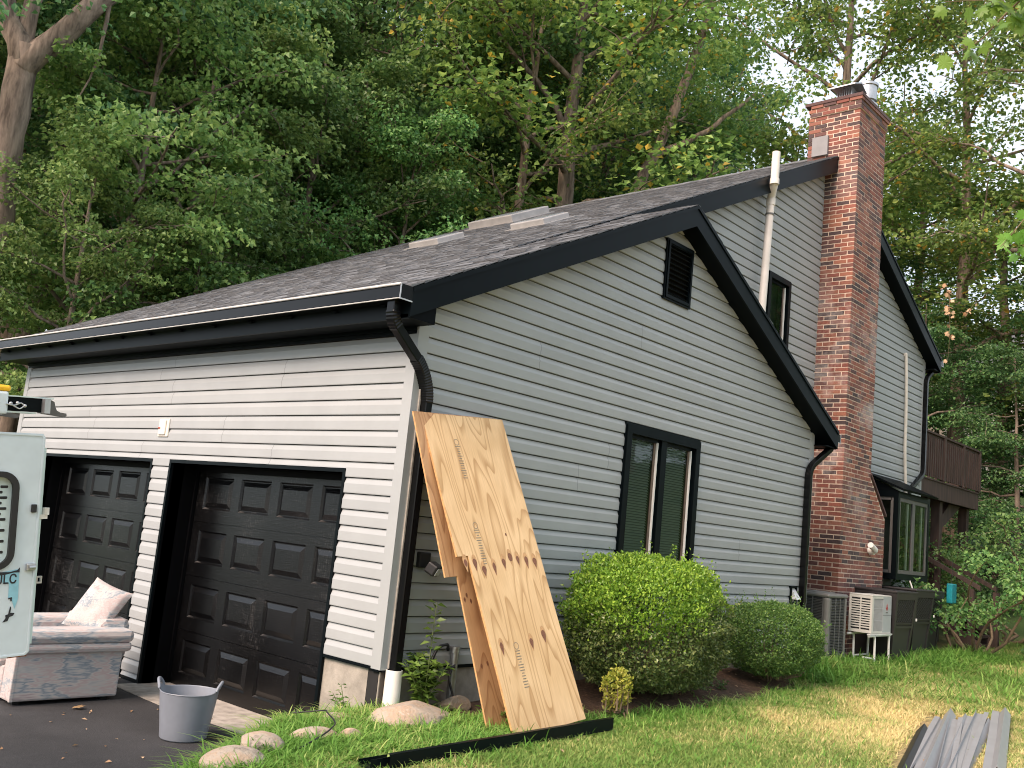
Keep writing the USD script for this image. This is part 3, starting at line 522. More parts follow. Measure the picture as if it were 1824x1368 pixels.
# gutters: an open K profile; (out from fascia, z)
GP = [(0.0, 0.0), (0.003, 0.0), (0.003, -0.108), (0.072, -0.108), (0.085, -0.100), (0.088, -0.062), (0.118, -0.020), (0.122, -0.004), (0.108, -0.004), (0.108, 0.003), (0.128, 0.003), (0.128, -0.022), (0.094, -0.066), (0.091, -0.104), (0.076, -0.114), (0.0, -0.114)]
GP = [(0.0, 0.0), (0.003, 0.0), (0.003, -0.108), (0.108, -0.108), (0.117, -0.1), (0.117, -0.004), (0.104, -0.004), (0.104, 0.003), (0.126, 0.003), (0.126, -0.013), (0.121, -0.018), (0.121, -0.094), (0.126, -0.098), (0.126, -0.106), (0.112, -0.115), (0.0, -0.115)]
def gutter(x, sgn, y0, y1, ztop):
    m = MB(); pg = Polygon([(sgn * a, b) for a, b in GP]); m.prism(pg, y1 - y0, XZ, (x, y0, ztop))
    m.box((min(x, x + sgn * .121), y0 - .002, ztop - .113), (max(x, x + sgn * .121), y0 + .002, ztop)); m.box((min(x, x + sgn * .121), y1 - .002, ztop - .113), (max(x, x + sgn * .121), y1 + .002, ztop))
    g = m.build('gutter', M['gutter'], house)
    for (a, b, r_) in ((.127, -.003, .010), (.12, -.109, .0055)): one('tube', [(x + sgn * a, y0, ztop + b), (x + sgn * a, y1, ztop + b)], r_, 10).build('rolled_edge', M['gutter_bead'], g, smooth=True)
    c = MB(); c.box((min(x + sgn * .0, x + sgn * .127), y0 - .006, ztop - .118), (max(x + sgn * .0, x + sgn * .127), y0 - .002, ztop - .108)); c.box((min(x + sgn * .118, x + sgn * .128), y0 - .006, ztop - .108), (max(x + sgn * .118, x + sgn * .128), y0 - .002, ztop + .002)); c.build('end_cap_rim', M['edge'], g)
    k = MB()
    for y in np.arange(y0 + .3, y1, .6): k.rbox((min(x, x + sgn * .03), y - .03, ztop - .132), (max(x, x + sgn * .03), y + .03, ztop - .116), .006)
    k.build('hanger', M['trim_matte'], g)
gutter(EX, -1, -0.225, L + .3, EZ - .012); gutter(2 * GA - EX, 1, -0.2, YM - .03, EZ - .03); gutter(XR + .3, 1, YM - .22, L, mright(XR + .3) - .02)
def resample(pts, step):
    pts = np.asarray(pts, float); s = np.r_[0, np.cumsum(np.linalg.norm(np.diff(pts, axis=0), axis=1))]; t = np.arange(0, s[-1] + step / 2, step); t[-1] = s[-1]
    return np.c_[[np.interp(t, s, pts[:, i]) for i in range(3)]].T
def rounded(pts, r, n=7):
    pts = [np.asarray(p, float) for p in pts]; out = [pts[0]]
    for a, b, c in zip(pts, pts[1:], pts[2:]):
        u = (a - b) / np.linalg.norm(a - b); w = (c - b) / np.linalg.norm(c - b); q = min(r, .45 * np.linalg.norm(a - b), .45 * np.linalg.norm(c - b))
        for t in np.linspace(0, 1, n): out.append((1 - t) ** 2 * (b + u * q) + 2 * t * (1 - t) * b + t * t * (b + w * q))
    return np.array(out + [pts[-1]])
RECT = [(-1, -.7), (-.85, -.82), (.85, -.82), (1, -.7), (1, .7), (.85, .82), (-.85, .82), (-1, .7)]
def downspout(path, r=0.036, ribs=(), parent=None, bend=.09, rect=RECT, nm='downspout'):
    p = rounded(path, bend, 9); m = MB(); m.tube(p, r, rect=rect)
    d = m.build(nm, M['gutter'], parent or house)
    seg = np.asarray(path, float)
    for bi in ribs:                                                 # corrugated elbows
        b = seg[bi]; q = MB(); idx = [i for i in range(len(p)) if np.linalg.norm(p[i] - b) < bend * 1.15]
        sub = resample(p[idx[0]:idx[-1] + 1], .011)
        if len(sub) > 3: q.tube(sub, r * (1.06 + .07 * (np.arange(len(sub)) % 2)), rect=rect); q.build('elbow', M['gutter'], d)
    return d
ds = downspout([(-.372, -.10, 2.72), (-.372, -.10, 2.56), (.01, -.062, 2.28), (.098, -.062, 2.10), (.085, -.062, -.12)], .042, (1, 2, 3), bend=.12)
one('box', (.045, -.04, 0.0), (.06, -.0215, 2.12)).build('foam_strip', M['apron'], ds)
downspout([(7.42, -.13, 2.72), (7.42, -.13, 2.60), (6.93, -.066, 2.28), (6.93, -.066, -.2)], .04, (), bend=.13)
downspout([(XR + .36, YM - .1, 5.2), (XR + .36, YM - .1, 5.02), (XR - .02, YM - .06, 4.72), (XR - .02, YM - .06, 2.9), (XR - .75, YM - .06, 2.5), (XR - .75, YM - .06, 2.2)], .04, (), bend=.12)
# skylights on the roof
def skylight(x0, dx, y0, dy, h=.1):
    m = MB(); d = np.array([1, 0, S2]) / math.hypot(1, S2); n = NRM(S2); R_ = np.array([d, [0, 1, 0], n]).T
    o = np.array([x0, y0, mr(x0) + .01]); ln = dx * math.hypot(1, S2)
    m.rbox((0, 0, 0), (ln, dy, h), .015, R_, o); m.box((-.06, -.06, -.01), (ln + .06, dy + .06, .012), R_, o)
    s = m.build('skylight', M['sky_frame'], house); one('rbox', (.05, .05, h), (ln - .05, dy - .05, h + .008), .004, R_, o).build('pane', M['sky_glass'], s)
M['sky_frame'] = plain('skylight_frame', (0.36, 0.35, 0.34), 0.4, metal=0.2); M['sky_glass'] = plain('skylight_glass', (0.25, 0.28, 0.31), 0.12)
skylight(6.70, .95, 5.42, 1.05, .13); skylight(4.36, .52, 2.64, .6, .085); skylight(4.2, .52, 4.5, .62, .085)
# brick chimney
core = MB(); core.box((CHX0 + .0035, CHY + .0035, -.6), (CHX1 - .0035, YM + .012, 8.2)); core.box((CHX1 - .012, CHY + .0045, -.6), (10.596, YM + .011, 1.86)); core.prism([(CHX1 - .012, 1.86), (10.596, 1.86), (CHX1 - .012, 2.47)], YM - CHY - .001, XZ, (0, CHY + .0045, 0))
core.box((CHX0 - .015, CHY - .015, 8.14), (CHX1 + .015, YM + .27, 8.38)); core.box((CHX0 + .01, YM, 6.6), (CHX1 - .01, YM + .295, 8.2))
chim = core.build('chimney', M['mortar'], house)
CR = 0.0677; bl, bh, bd, jt = 0.2, 0.0545, 0.095, 0.0135; bricks = []; brng = np.random.default_rng(11)
zz, c = -0.45, 0
while zz < 8.33:
    corb = zz > 8.33 - 3.1 * CR; ex = 0.022 if corb else 0.0
    if zz > 8.33 - 1.1 * CR: ex = 0.04
    x0, x1, y0, y1 = CHX0 - ex, CHX1 + ex, CHY - ex, YM + ex
    if zz + bh < 1.86: x1 = 10.6
    elif zz + bh < 2.47: x1 = CHX1 + (2.47 - zz - bh) / (2.47 - 1.86) * (10.6 - CHX1)
    odd = c % 2
    x = x0 + (bl + jt if not odd else bd + jt)
    first = (x0, x0 + (bl if not odd else bd), y0, y0 + (bd if not odd else bl))
    bricks.append((first, zz))
    while x < x1 - .03: bricks.append(((x, min(x + bl, x1), y0, y0 + bd), zz)); x += bl + jt
    y = first[3] + jt; ye = y1 if zz < 6.4 else YM + .3
    while y < ye - .03: bricks.append(((x0, x0 + bd, y, min(y + bl, ye)), zz)); y += bl + jt
    if zz > 6.0:                                                    # the side that turns away shows above the roof
        y = y0 + (bd if not odd else bl) + jt
        while y < ye - .03: bricks.append(((x1 - bd, x1, y, min(y + bl, ye)), zz)); y += bl + jt
    zz += CR; c += 1
def score(b): p = np.array([(b[0][0] + b[0][1]) / 2, b[0][2], b[1]]); return np.linalg.norm(CAM - p) + (3 if b[0][0] < W + .2 and b[1] < -0.1 else 0) + (9 if b[1] < 0.75 else 0)
bricks.sort(key=score); rest = MB(); W8 = np.array([3, 3, 2, 2, 2.6, 2, 3, 2.2]); W8 /= W8.sum()
for i, ((x0, x1, y0, y1), z) in enumerate(bricks):
    j = brng.uniform(-.002, .002, 3); lo, hi = (x0 + j[0], y0 + j[1], z + j[2] * .5), (x1 + j[0], y1 + j[1], z + bh + j[2] * .5)
    if i < 300: one('box', lo, hi).build('brick', M['brick%d' % brng.choice(8, p=W8)], chim)
    else: rest.box(lo, hi)
rest.build('bricks', M['brick_mixed'], chim, kind='stuff')
m = MB(); m.prism([(CHX1 - .01, 2.50), (10.63, 1.90), (10.63, 1.94), (CHX1 - .01, 2.54)], YM - CHY + .02, XZ, (0, CHY - .015, 0)); m.build('shoulder_cap', M['brick7'], chim)
m = MB(); m.box((CHX0 - .05, CHY - .05, 8.335), (CHX1 + .05, YM + .36, 8.385)); m.build('crown', M['brick7'], chim)
m = MB(); o = np.array([9.10, .62, 8.385]); m.box((-.13, -.15, 0), (.13, .15, .06), o=o); 
for q in np.linspace(-.11, .11, 7): m.box((q - .005, -.12, .06), (q + .005, -.11, .2), o=o); m.box((-.12, q - .005, .06), (-.11, q + .005, .2), o=o)
m.prism([(-.26, .16), (0, .27), (.26, .16), (.26, .18), (0, .29), (-.26, .18)], .46, XZ, o + [0, -.23, 0]); m.build('square_flue_cap', M['steel'], chim)
m = MB(); m.lathe([(.0, 0), (.17, 0), (.17, .05), (.12, .06), (.12, .12), (.15, .12), (.15, .36), (.17, .36), (.17, .40), (.02, .43), (0, .43)], 24, (9.45, .44, 8.385)); m.build('round_flue_cap', M['steel'], chim, smooth=35)
m = MB(); m.box((8.855, .80, 7.46), (8.897, 1.06, 7.78)); m.build('chimney_flashing', plain('lead_flashing', (.2, .2, .205), .5), chim)
m = MB(); m.tube(rounded([(9.98, .80, 1.34), (9.98, CHY - .12, 1.34), (9.75, CHY - .12, 1.42)], .06), .045, 12); m.tube([(9.98, CHY - .02, 1.34), (9.98, CHY - .09, 1.34)], .062, 12); m.build('wall_vent_pipe', M['white_plastic'], house, smooth=40)
# vent pipe up the upper wall
m = MB(); m.tube([(7.05, YM - .16, 3.6), (6.93, YM - .16, 4.0), (6.90, YM - .16, 6.0)][1:] if False else [(6.80, YM - .16, 3.9), (6.895, YM - .16, 6.02)], .054, 16); m.tube(rounded([(6.89, YM - .16, 5.96), (6.897, YM - .16, 6.08), (6.70, YM - .30, 6.20), (6.705, YM - .30, 6.64)], .09), .056, 16); m.tube([(6.893, YM - .16, 5.95), (6.897, YM - .16, 6.05)], .064, 16); m.tube([(6.70, YM - .30, 6.17), (6.70, YM - .30, 6.25)], .064, 16)
vp = m.build('vent_pipe', M['pvc'], house, smooth=40)
one('tube', [(6.886, YM - .16, 5.80), (6.887, YM - .16, 5.825)], .063, 14).build('strap', M['grey_steel'], vp)
# conduit with drip loop on the right wall
m = MB(); m.tube(rounded([(12.60, YM - .02, 4.95), (12.60, YM - .05, 5.0), (12.63, YM - .06, 4.6), (12.68, YM - .06, 4.0), (12.70, YM - .06, 3.2), (12.83, YM - .06, 2.4)], .1), .028, 8); m.build('conduit', M['ivory_plastic'], house, smooth=40)
# small fittings on the walls
m = MB(); m.rbox((-.035, 3.56, 1.69), (-.015, 3.76, 1.875), .012); b_ = m.build('alarm_block', M['ivory_plastic'], house); one('rbox', (-.05, 3.60, 1.71), (-.034, 3.73, 1.86), .01).build('cover', M['ivory_plastic'], b_); one('box', (-.055, 3.69, 1.77), (-.051, 3.73, 1.785)).build('latch', M['orange_latch'], b_)
m = MB(); m.rbox((.22, -.06, .75), (.34, -.015, .87), .01); lt = m.build('security_light', M['black_rubber'], house); q = MB(); q.rbox((-.07, -.06, -.045), (.07, .03, .045), .015, rotz(.5) @ rotx(.5), (.29, -.13, .76)); q.build('lamp_head', M['black_rubber'], lt); one('box', (-.055, -.064, -.03), (.055, -.061, .03), rotz(.5) @ rotx(.5), (.29, -.13, .76)).build('lens', M['chrome'], lt)
m = MB(); frame_ring(m, 6.66, 6.82, .54, .76, .02, -.045, 0.0); m.box((6.68, -.012, .56), (6.80, -.004, .74)); dv = m.build('dryer_vent', M['trim'], house); q = MB(); q.box((6.685, -.012, -.165), (6.795, -.006, 0), rotx(math.radians(-38)), (0, -.004 - .0, .735)) if False else q.add([(6.685, -.02, .735), (6.795, -.02, .735), (6.795, -.115, .60), (6.685, -.115, .60), (6.685, -.014, .735), (6.795, -.014, .735), (6.795, -.109, .597), (6.685, -.109, .597), (6.685, -.012, .60), (6.795, -.012, .60)], [[0, 3, 2, 1], [4, 5, 6, 7], [3, 7, 6, 2], [0, 8, 3, 3], [1, 2, 9, 9]]); q.build('flap', M['chrome'], dv)
# box bay window at the right
bx0, bx1, bz0, bz1, by = 11.05, 12.55, 0.93, 2.36, 0.27
m = MB(); m.box((bx0, by, bz0), (bx1, YM, bz0 + .1)); m.box((bx0, by, bz1 - .1), (bx1, YM, bz1)); m.box((bx0, by, bz0 + .1), (bx0 + .08, by + .08, bz1 - .1)); m.box((bx1 - .08, by, bz0 + .1), (bx1, by + .08, bz1 - .1)); m.box((bx0, YM - .1, bz0 + .1), (bx0 + .06, YM, bz1 - .1)); m.box((bx1 - .06, by + .08, bz0 + .1), (bx1, YM, bz1 - .1))
bay = m.build('bay_window', M['trim'], house)
m = MB(); m.prism([(by - .1, bz1 + .0), (YM, bz1 + .28), (YM, bz1 + .31), (by - .12, bz1 + .03)], bx1 - bx0 + .16, np.array([[0, 0, 1], [1, 0, 0], [0, 1, 0]]), (bx0 - .08, 0, 0)); m.prism([(by, bz1), (YM, bz1), (YM, bz1 + .26)], .04, np.array([[0, 0, 1], [1, 0, 0], [0, 1, 0]]), (bx0, 0, 0)); m.build('bay_roof', M['trim_matte'], bay)
xs3 = [bx0 + .08, (bx0 + bx1) / 2, bx1 - .08]
for a, b in zip(xs3, xs3[1:]):
    s = MB(); frame_ring(s, a, b, bz0 + .1, bz1 - .1, .06, by + .01, by + .05); s.build('sash', M['grey_steel'], bay); one('box', (b - .16, by + .06, bz0 + .17), (b - .11, by + .085, bz1 - .17)).build('sash_edge', M['white_plastic'], bay); one('quad', (a + .06, by + .025, bz0 + .16), (b - .06, by + .025, bz0 + .16), (b - .06, by + .025, bz1 - .16), (a + .06, by + .025, bz1 - .16)).build('pane', GLASS, bay)
s = MB(); s.box((bx0 + .02, by + .08, bz0 + .1), (bx0 + .05, by + .13, bz1 - .1)); s.box((bx0 + .02, by + .12, bz0 + .1), (bx0 + .05, YM - .1, bz0 + .15)); s.box((bx0 + .02, by + .12, bz1 - .15), (bx0 + .05, YM - .1, bz1 - .1)); s.build('side_sash', M['grey_steel'], bay); one('quad', (bx0 + .03, by + .13, bz0 + .15), (bx0 + .03, YM - .1, bz0 + .15), (bx0 + .03, YM - .1, bz1 - .15), (bx0 + .03, by + .13, bz1 - .15)).build('side_pane', GLASS, bay)
one('box', (bx0 + .1, YM - .04, bz0 + .1), (bx1 - .1, YM + .03, bz1 - .1)).build('dark_interior', M['room'], bay)

# ------------------------------------------------------------------ things by the garage
gz = lambda x, y: float(ground(x, y))
def fabric():
    cols = [(0.0, (0.29, 0.315, 0.34)), (0.22, (0.44, 0.425, 0.405)), (0.36, (0.42, 0.335, 0.325)), (0.46, (0.47, 0.45, 0.43)), (0.58, (0.19, 0.235, 0.275)), (0.68, (0.37, 0.385, 0.39)), (0.8, (0.48, 0.435, 0.41)), (1.0, (0.33, 0.27, 0.275))]
    nodes = {'g': ('geometry', {}), 'm': ('mapping', {'rotation': (0.5, 0.7, 0.4), 'scale': (1.0, 1.0, 1.8)}), 'd': ('noise_texture', {'scale': 3.0, 'detail': 2.0}), 'dm': ('mix', {'fac': 0.16}), 'v': ('noise_texture', {'scale': 2.6, 'detail': 1.5, 'roughness': 0.4, 'distortion': 0.8}),
             'v2': ('wave_texture', {}) if False else ('noise_texture', {'scale': 1.0, 'detail': 4.0}), 'm2': ('mapping', {'rotation': (0.9, 0.2, 0.6), 'scale': (8.0, 60.0, 60.0)}), 'mr': ('map_range', {'from_min': 0.3, 'from_max': 0.7, 'to_min': -0.17, 'to_max': 0.17}),
             'ad': ('math', {'math_type': 'add'}), 'r': ('rgb_ramp', {'ramp': cols}), 'w': ('noise_texture', {'scale': 300.0, 'detail': 2.0}), 'b': ('bump', {'strength': 0.3, 'distance': 0.002}), 'p': ('principled_bsdf', {'roughness': 0.9, 'sheen_weight': 0.2})}
    st = [('g.position', 'm.vector'), ('m.vector', 'd.vector'), ('m.vector', 'dm.color1'), ('d.color', 'dm.color2'), ('dm.color', 'v.vector'), ('g.position', 'm2.vector'), ('m2.vector', 'v2.vector'), ('v2.fac', 'mr.value'), ('v.fac', 'st.value'), ('st.result', 'ad.value1'), ('mr.result', 'ad.value2'), ('ad.value', 'r.fac'), ('r.color', 'p.base_color'), ('g.position', 'w.vector'), ('w.fac', 'b.height'), ('b.normal', 'p.normal')]
    nodes['st'] = ('map_range', {'from_min': 0.25, 'from_max': 0.75, 'clamp': True})
    return mat('pastel_upholstery', nodes, st)
M['fabric'] = fabric()
ch = thing('armchair', 'worn pastel print armchair sitting on the asphalt driveway before the left garage door', 'armchair', (-1.46, 2.81, -.72))
one('rbox', (0, 0, .035), (.92, .21, .44), .02).build('arm_panel', M['fabric'], ch)
one('rbox', (-.02, -.035, .42), (.985, .25, .505), .035).build('arm_band', M['fabric'], ch)
one('rbox', (-.03, -.04, .492), (1.0, .26, .615), .055).build('arm_pad', M['fabric'], ch)
one('rbox', (0, .74, .035), (.92, .95, .44), .02).build('arm_panel', M['fabric'], ch); one('rbox', (-.02, .70, .42), (.985, .985, .505), .035).build('arm_band', M['fabric'], ch); one('rbox', (-.03, .69, .492), (1.0, .99, .64), .055).build('arm_pad', M['fabric'], ch)
one('rbox', (.0, .215, .035), (.9, .735, .30), .02).build('seat_base', M['fabric'], ch); one('rbox', (-.04, .225, .28), (.75, .725, .44), .06).build('seat_cushion', M['fabric'], ch)
one('rbox', (-.004, -.003, .035), (.03, .02, .44), .008).build('front_welt', M['fabric'], ch)
one('rbox', (.72, .12, .30), (1.04, .86, .70), .09).build('backrest', M['fabric'], ch)
m = MB(); [m.box((x, y, 0.004), (x + .06, y + .06, .04)) for x in (.05, .8) for y in (.05, .85)]; m.build('foot', M['black_rubber'], ch)
def pillow(name, label, c, a, b, sa, sb, th):
    a = np.array(a, float); a /= np.linalg.norm(a); b = np.array(b, float); b -= a * (a @ b); b /= np.linalg.norm(b); n = np.cross(a, b)
    u = np.linspace(-1, 1, 22); U, Vv = np.meshgrid(u, u, indexing='ij'); k = 22
    hgt = th * np.power(np.clip((1 - np.abs(U) ** 2.6) * (1 - np.abs(Vv) ** 2.6), 0, 1), .45)
    px = U * (1 - .07 * (1 - Vv ** 2)) if False else U * (.93 + .07 * Vv ** 2); py = Vv * (.93 + .07 * U ** 2)
    i = (np.arange(k - 1)[:, None] * k + np.arange(k - 1)[None]).ravel(); Fq = np.c_[i, i + k, i + k + 1, i + 1]; mb = MB()
    wr = meshkit.fbm(np.c_[U.ravel() * 3, Vv.ravel() * 3, 0 * U.ravel()]) if hasattr(meshkit, 'fbm') else 0
    for sgn in (1, -1):
        hh = sgn * (hgt.ravel() * (1 + .25 * np.asarray(wr))); V_ = np.asarray(c) + np.outer(px.ravel() * sa, a) + np.outer(py.ravel() * sb, b) + np.outer(hh, n)
        mb.add(V_, Fq if sgn > 0 else Fq[:, ::-1])
    return mb.build(name, M['fabric'], smooth=True, label=label, cat=None)
M['fabric_pink'] = M['fabric']
pl = pillow('cushion', 'plump pastel pillow leaning on the backrest of the armchair', (-.665, 3.16, .03), (-.50, -.02, -.78), (.32, -.66, -.20), .25, .215, .075)
tag(pl, cat='cushion')

# flexible tub
tb = thing('flexible_tub', 'grey blue flexible plastic tub with two loop handles on the driveway', 'tub', (-.735, 1.335, DRIVE + .005))
M['tub'] = plain('grey_blue_plastic', (0.2, 0.225, 0.262), 0.42, var=0.05, scale=12, bump=0.12, bscale=260)
k = 48; ang = np.arange(k) * 2 * np.pi / k; HA = math.radians(-40)
lift = 0.035 * np.exp(-((np.angle(np.exp(1j * (ang - HA)))) / .42) ** 2) + 0.035 * np.exp(-((np.angle(np.exp(1j * (ang - HA - np.pi)))) / .42) ** 2)
rings = [(0.0, .004, 0), (.165, .0, 0), (.176, .012, 0), (.185, .09, 0.05), (.2015, .2, .3), (.222, .345, 1), (.228, .352, 1), (.226, .356, 1), (.218, .35, 1), (.197, .2, .3), (.172, .02, 0), (0, .016, 0)]
m = MB(); V = []
for r, z, q in rings: V.append(np.c_[r * np.cos(ang), r * np.sin(ang), z + q * lift])
V = np.vstack(V); F = []
for i in range(len(rings) - 1):
    p = i * k + np.arange(k); q = i * k + (np.arange(k) + 1) % k; F.append(np.c_[p, q, q + k, p + k])
m.add(V, np.vstack(F)); m.build('bucket', M['tub'], tb, smooth=50)
for s in (0, np.pi):
    th = HA + s; t = np.linspace(-.36, .36, 15); hh = .375 + .062 * np.cos(t / .36 * np.pi / 2) ** .7
    p = np.c_[(.226 + .012 * np.cos(t / .36 * np.pi / 2)) * np.cos(th + t), (.226 + .012 * np.cos(t / .36 * np.pi / 2)) * np.sin(th + t), hh - .004]
    one('tube', p, .0115, 8).build('handle', M['tub'], tb, smooth=40)

# plywood sheets leaning on the corner
def plymat(name, c_lo, c_hi, off, warm=1.0):
    c_lo, c_hi = np.array(c_lo), np.array(c_hi)
    nodes = {'tc': ('texture_coordinate', {}), 'm': ('mapping', {'scale': (4.2, 0.62, 1.0), 'location': (off, off * .37, 0)}), 'n': ('noise_texture', {'scale': 1.0, 'detail': 1.2, 'roughness': 0.35, 'distortion': 0.35}), 'k': ('math', {'math_type': 'multiply', 'value2': 11.5}), 'fr': ('math', {'math_type': 'fraction'}),
             'r': ('rgb_ramp', {'ramp': [(0.0, tuple(c_hi)), (0.55, tuple(c_hi * .98 + c_lo * .02)), (0.86, tuple(c_lo * .75 + c_hi * .25)), (0.95, tuple(c_lo)), (1.0, tuple(c_hi))]}),
             'm2': ('mapping', {'scale': (160.0, 5.0, 1.0)}), 'n2': ('noise_texture', {'scale': 1.0, 'detail': 3.0}), 'r2': ('rgb_ramp', {'ramp': [(0.3, (0.88, 0.86, 0.84)), (0.7, (1.06, 1.06, 1.06))]}), 'mx': ('mix', {'mix_type': 'multiply', 'fac': 1.0}),
             'n3': ('noise_texture', {'scale': 2.2, 'detail': 3.0}), 'r3': ('rgb_ramp', {'ramp': [(0.35, (0.9, 0.85, 0.78)), (0.7, (1.08, 1.08, 1.1))]}), 'mx3': ('mix', {'mix_type': 'multiply', 'fac': 1.0}), 'p': ('principled_bsdf', {'roughness': 0.62})}
    return mat(name, nodes, [('tc.UV', 'm.vector'), ('m.vector', 'n.vector'), ('n.fac', 'k.value1'), ('k.value', 'fr.value1'), ('fr.value', 'r.fac'), ('tc.UV', 'm2.vector'), ('m2.vector', 'n2.vector'), ('n2.fac', 'r2.fac'), ('r.color', 'mx.color1'), ('r2.color', 'mx.color2'), ('tc.UV', 'n3.vector'), ('n3.fac', 'r3.fac'), ('mx.color', 'mx3.color1'), ('r3.color', 'mx3.color2'), ('mx3.color', 'p.base_color')])
M['ply'] = plymat('plywood_face', (0.44, 0.275, 0.12), (0.66, 0.475, 0.26), 3.1)
M['ply2'] = plymat('plywood_aged_face', (0.33, 0.17, 0.075), (0.52, 0.31, 0.155), 8.7)
M['ply_edge'] = plain('plywood_edge', (0.5, 0.29, 0.12), 0.8, var=0.3, scale=40)
M['knot'] = plain('knot', (0.17, 0.07, 0.035), 0.6, var=0.3, scale=60); M['knot_ring'] = plain('knot_ring', (0.46, 0.27, 0.12), 0.6, var=0.2, scale=40); M['ink'] = plain('grey_ink', (0.2, 0.17, 0.12), 0.8)
def axes(lean, rot, yaw):
    ux = np.array([math.cos(yaw), math.sin(yaw), 0]); n = np.array([math.sin(yaw), -math.cos(yaw), 0]); v = np.array([0, 0, 1]) * math.cos(lean) - n * math.sin(lean); c, s_ = math.cos(rot), math.sin(rot)
    return c * ux + s_ * v, -s_ * ux + c * v
def sheet(name, label, o, ang_, w, nd, hn, h, th, mname):
    U_, V_ = axes(*map(math.radians, ang_)); N_ = np.cross(U_, V_)
    t = UsdGeom.Xform.Define(stage, new_path(name)); t.AddTransformOp().Set(Gf.Matrix4d(*U_, 0, *V_, 0, *N_, 0, *map(float, o), 1)); tag(t.GetPrim(), label, 'plywood sheet')
    poly = [(nd, 0), (w, 0), (w, h), (0, h), (0, hn), (nd, hn)]; mb = one('prism', poly, th, np.eye(3), (0, 0, -th)); v, f = mb.arrays(); v, f, n_ = meshkit.arrays((v, f))
    fc = v[f]; nz = np.cross(fc[:, 1] - fc[:, 0], fc[:, 2] - fc[:, 0])[:, 2]; e = np.linalg.norm(np.cross(fc[:, 1] - fc[:, 0], fc[:, 2] - fc[:, 0]), axis=1); face = np.abs(nz) > .9 * e
    a = MB().add(v, f[face]); a.build('panel_face', M[mname], t.GetPrim(), uv=v[:, :2]); MB().add(v, f[~face]).build('panel_edge', M['ply_edge'], t.GetPrim())
    return t.GetPrim()
def drop(m, x, y, a, b, z, tail=0.0):
    th = np.linspace(0, 2 * np.pi, 15)[:-1]; px = a * np.cos(th); py = b * np.sin(th); py = np.where(py < 0, py * (1 + tail * np.abs(np.sin(th)) ** 2), py); px = np.where(py < 0, px * (1 - .6 * np.abs(np.sin(th)) ** 2 * (tail > 0)), px)
    m.add(np.vstack([np.c_[x + px, y + py, 0 * px + z], [[x, y, z]]]), [[i, (i + 1) % 14, 14] for i in range(14)])
f1 = sheet('plywood_sheet', 'pale new plywood sheet in front, leaning on the house corner, row of knots across it', (.201, -1.095, -.312), (23.28, 5.67, -2.49), .915, .112, 1.301, 2.44, .017, 'ply')
krow = [(.07, 1.25), (.165, 1.245), (.245, 1.19), (.36, 1.205), (.475, 1.235), (.56, 1.27), (.64, 1.25), (.735, 1.235), (.83, 1.225), (.22, .62), (.545, .62), (.70, .66), (.58, 1.45)]
for i, (x, y) in enumerate(krow):
    q = MB(); drop(q, x, y, .017 + .004 * (i % 3), .028 + .006 * (i % 2), .0009, .0 if i in (0, 5, 12) else .9) if i != 12 else drop(q, x, y, .009, .013, .0009); q.build('knot', M['knot'], f1)
    if i < 12: q = MB(); drop(q, x, y + .016, .026, .05, .0005, .8); q.build('knot_ring', M['knot_ring'], f1)
def stamp(parent, x, y, s=1.0, flip=False):
    q = MB(); rg = np.random.default_rng(int(x * 100 + y * 10)); th = np.linspace(0, 2 * np.pi, 21)
    for i in range(20): a0, a1 = th[i], th[i + 1]; q.quad(*[(x + r * s * math.cos(a), y + .11 * s + r * s * math.sin(a), .0008) for r, a in ((.022, a0), (.022, a1), (.027, a1), (.027, a0))])
    for i in range(14):
        yy_ = y + (.07 - i * .02) * s; wd = rg.uniform(.02, .06) * s; q.box((x - wd / 2, yy_, .0005), (x + wd / 2, yy_ + .007 * s, .0008))
    q.build('grade_stamp', M['ink'], parent)
stamp(f1, .30, 2.10); stamp(f1, .27, 1.42); stamp(f1, .37, .50)
f2 = sheet('plywood_sheet', 'weathered orange brown plywood sheet behind, its left strip showing beside the pale sheet', (.165, -.905, -.385), (18.6, 5.42, 2.2), 1.0, .13, 1.174, 2.44, .014, 'ply2')
for x, y in ((.16, 1.0), (.19, 1.03), (.225, .985), (.20, .52), (.27, .53)): q = MB(); drop(q, x, y, .011, .017, .0009, .3); q.build('knot', M['knot'], f2)
# black trim lengths on the grass
tr = thing('metal_trim', 'long black metal trim channel lying in the grass before the plywood', 'metal trim', (-1.12, -1.42, gz(0, -1.4) + .0), math.degrees(math.atan2(.13, 2.25)))
m = MB(); m.prism([(0, 0), (.003, 0), (.003, .085), (.03, .085), (.03, .088), (0, .088)], 2.33, np.array([[0, 0, 1], [1, 0, 0], [0, 1, 0]]), (0, 0, .02)); m.build('channel', M['trim'], tr)
m = MB(); m.prism([(0, 0), (.10, 0), (.10, .035), (.097, .035), (.097, .003), (.003, .003), (.003, .05), (0, .05)], 2.05, np.array([[0, 0, 1], [1, 0, 0], [0, 1, 0]]), (-.1, .05, .03)); m.build('inner_channel', M['trim'], tr)
# white riser at the foot of the downspout
m = MB(); m.lathe([(.063, -.35), (.063, .12), (.058, .12), (.055, .0), (0, 0)], 24, (.085, -.062, -.125)); tag(m.build('drain_riser', M['white_plastic'], smooth=35), 'white plastic drain riser catching the black downspout at the garage corner', 'drain pipe')
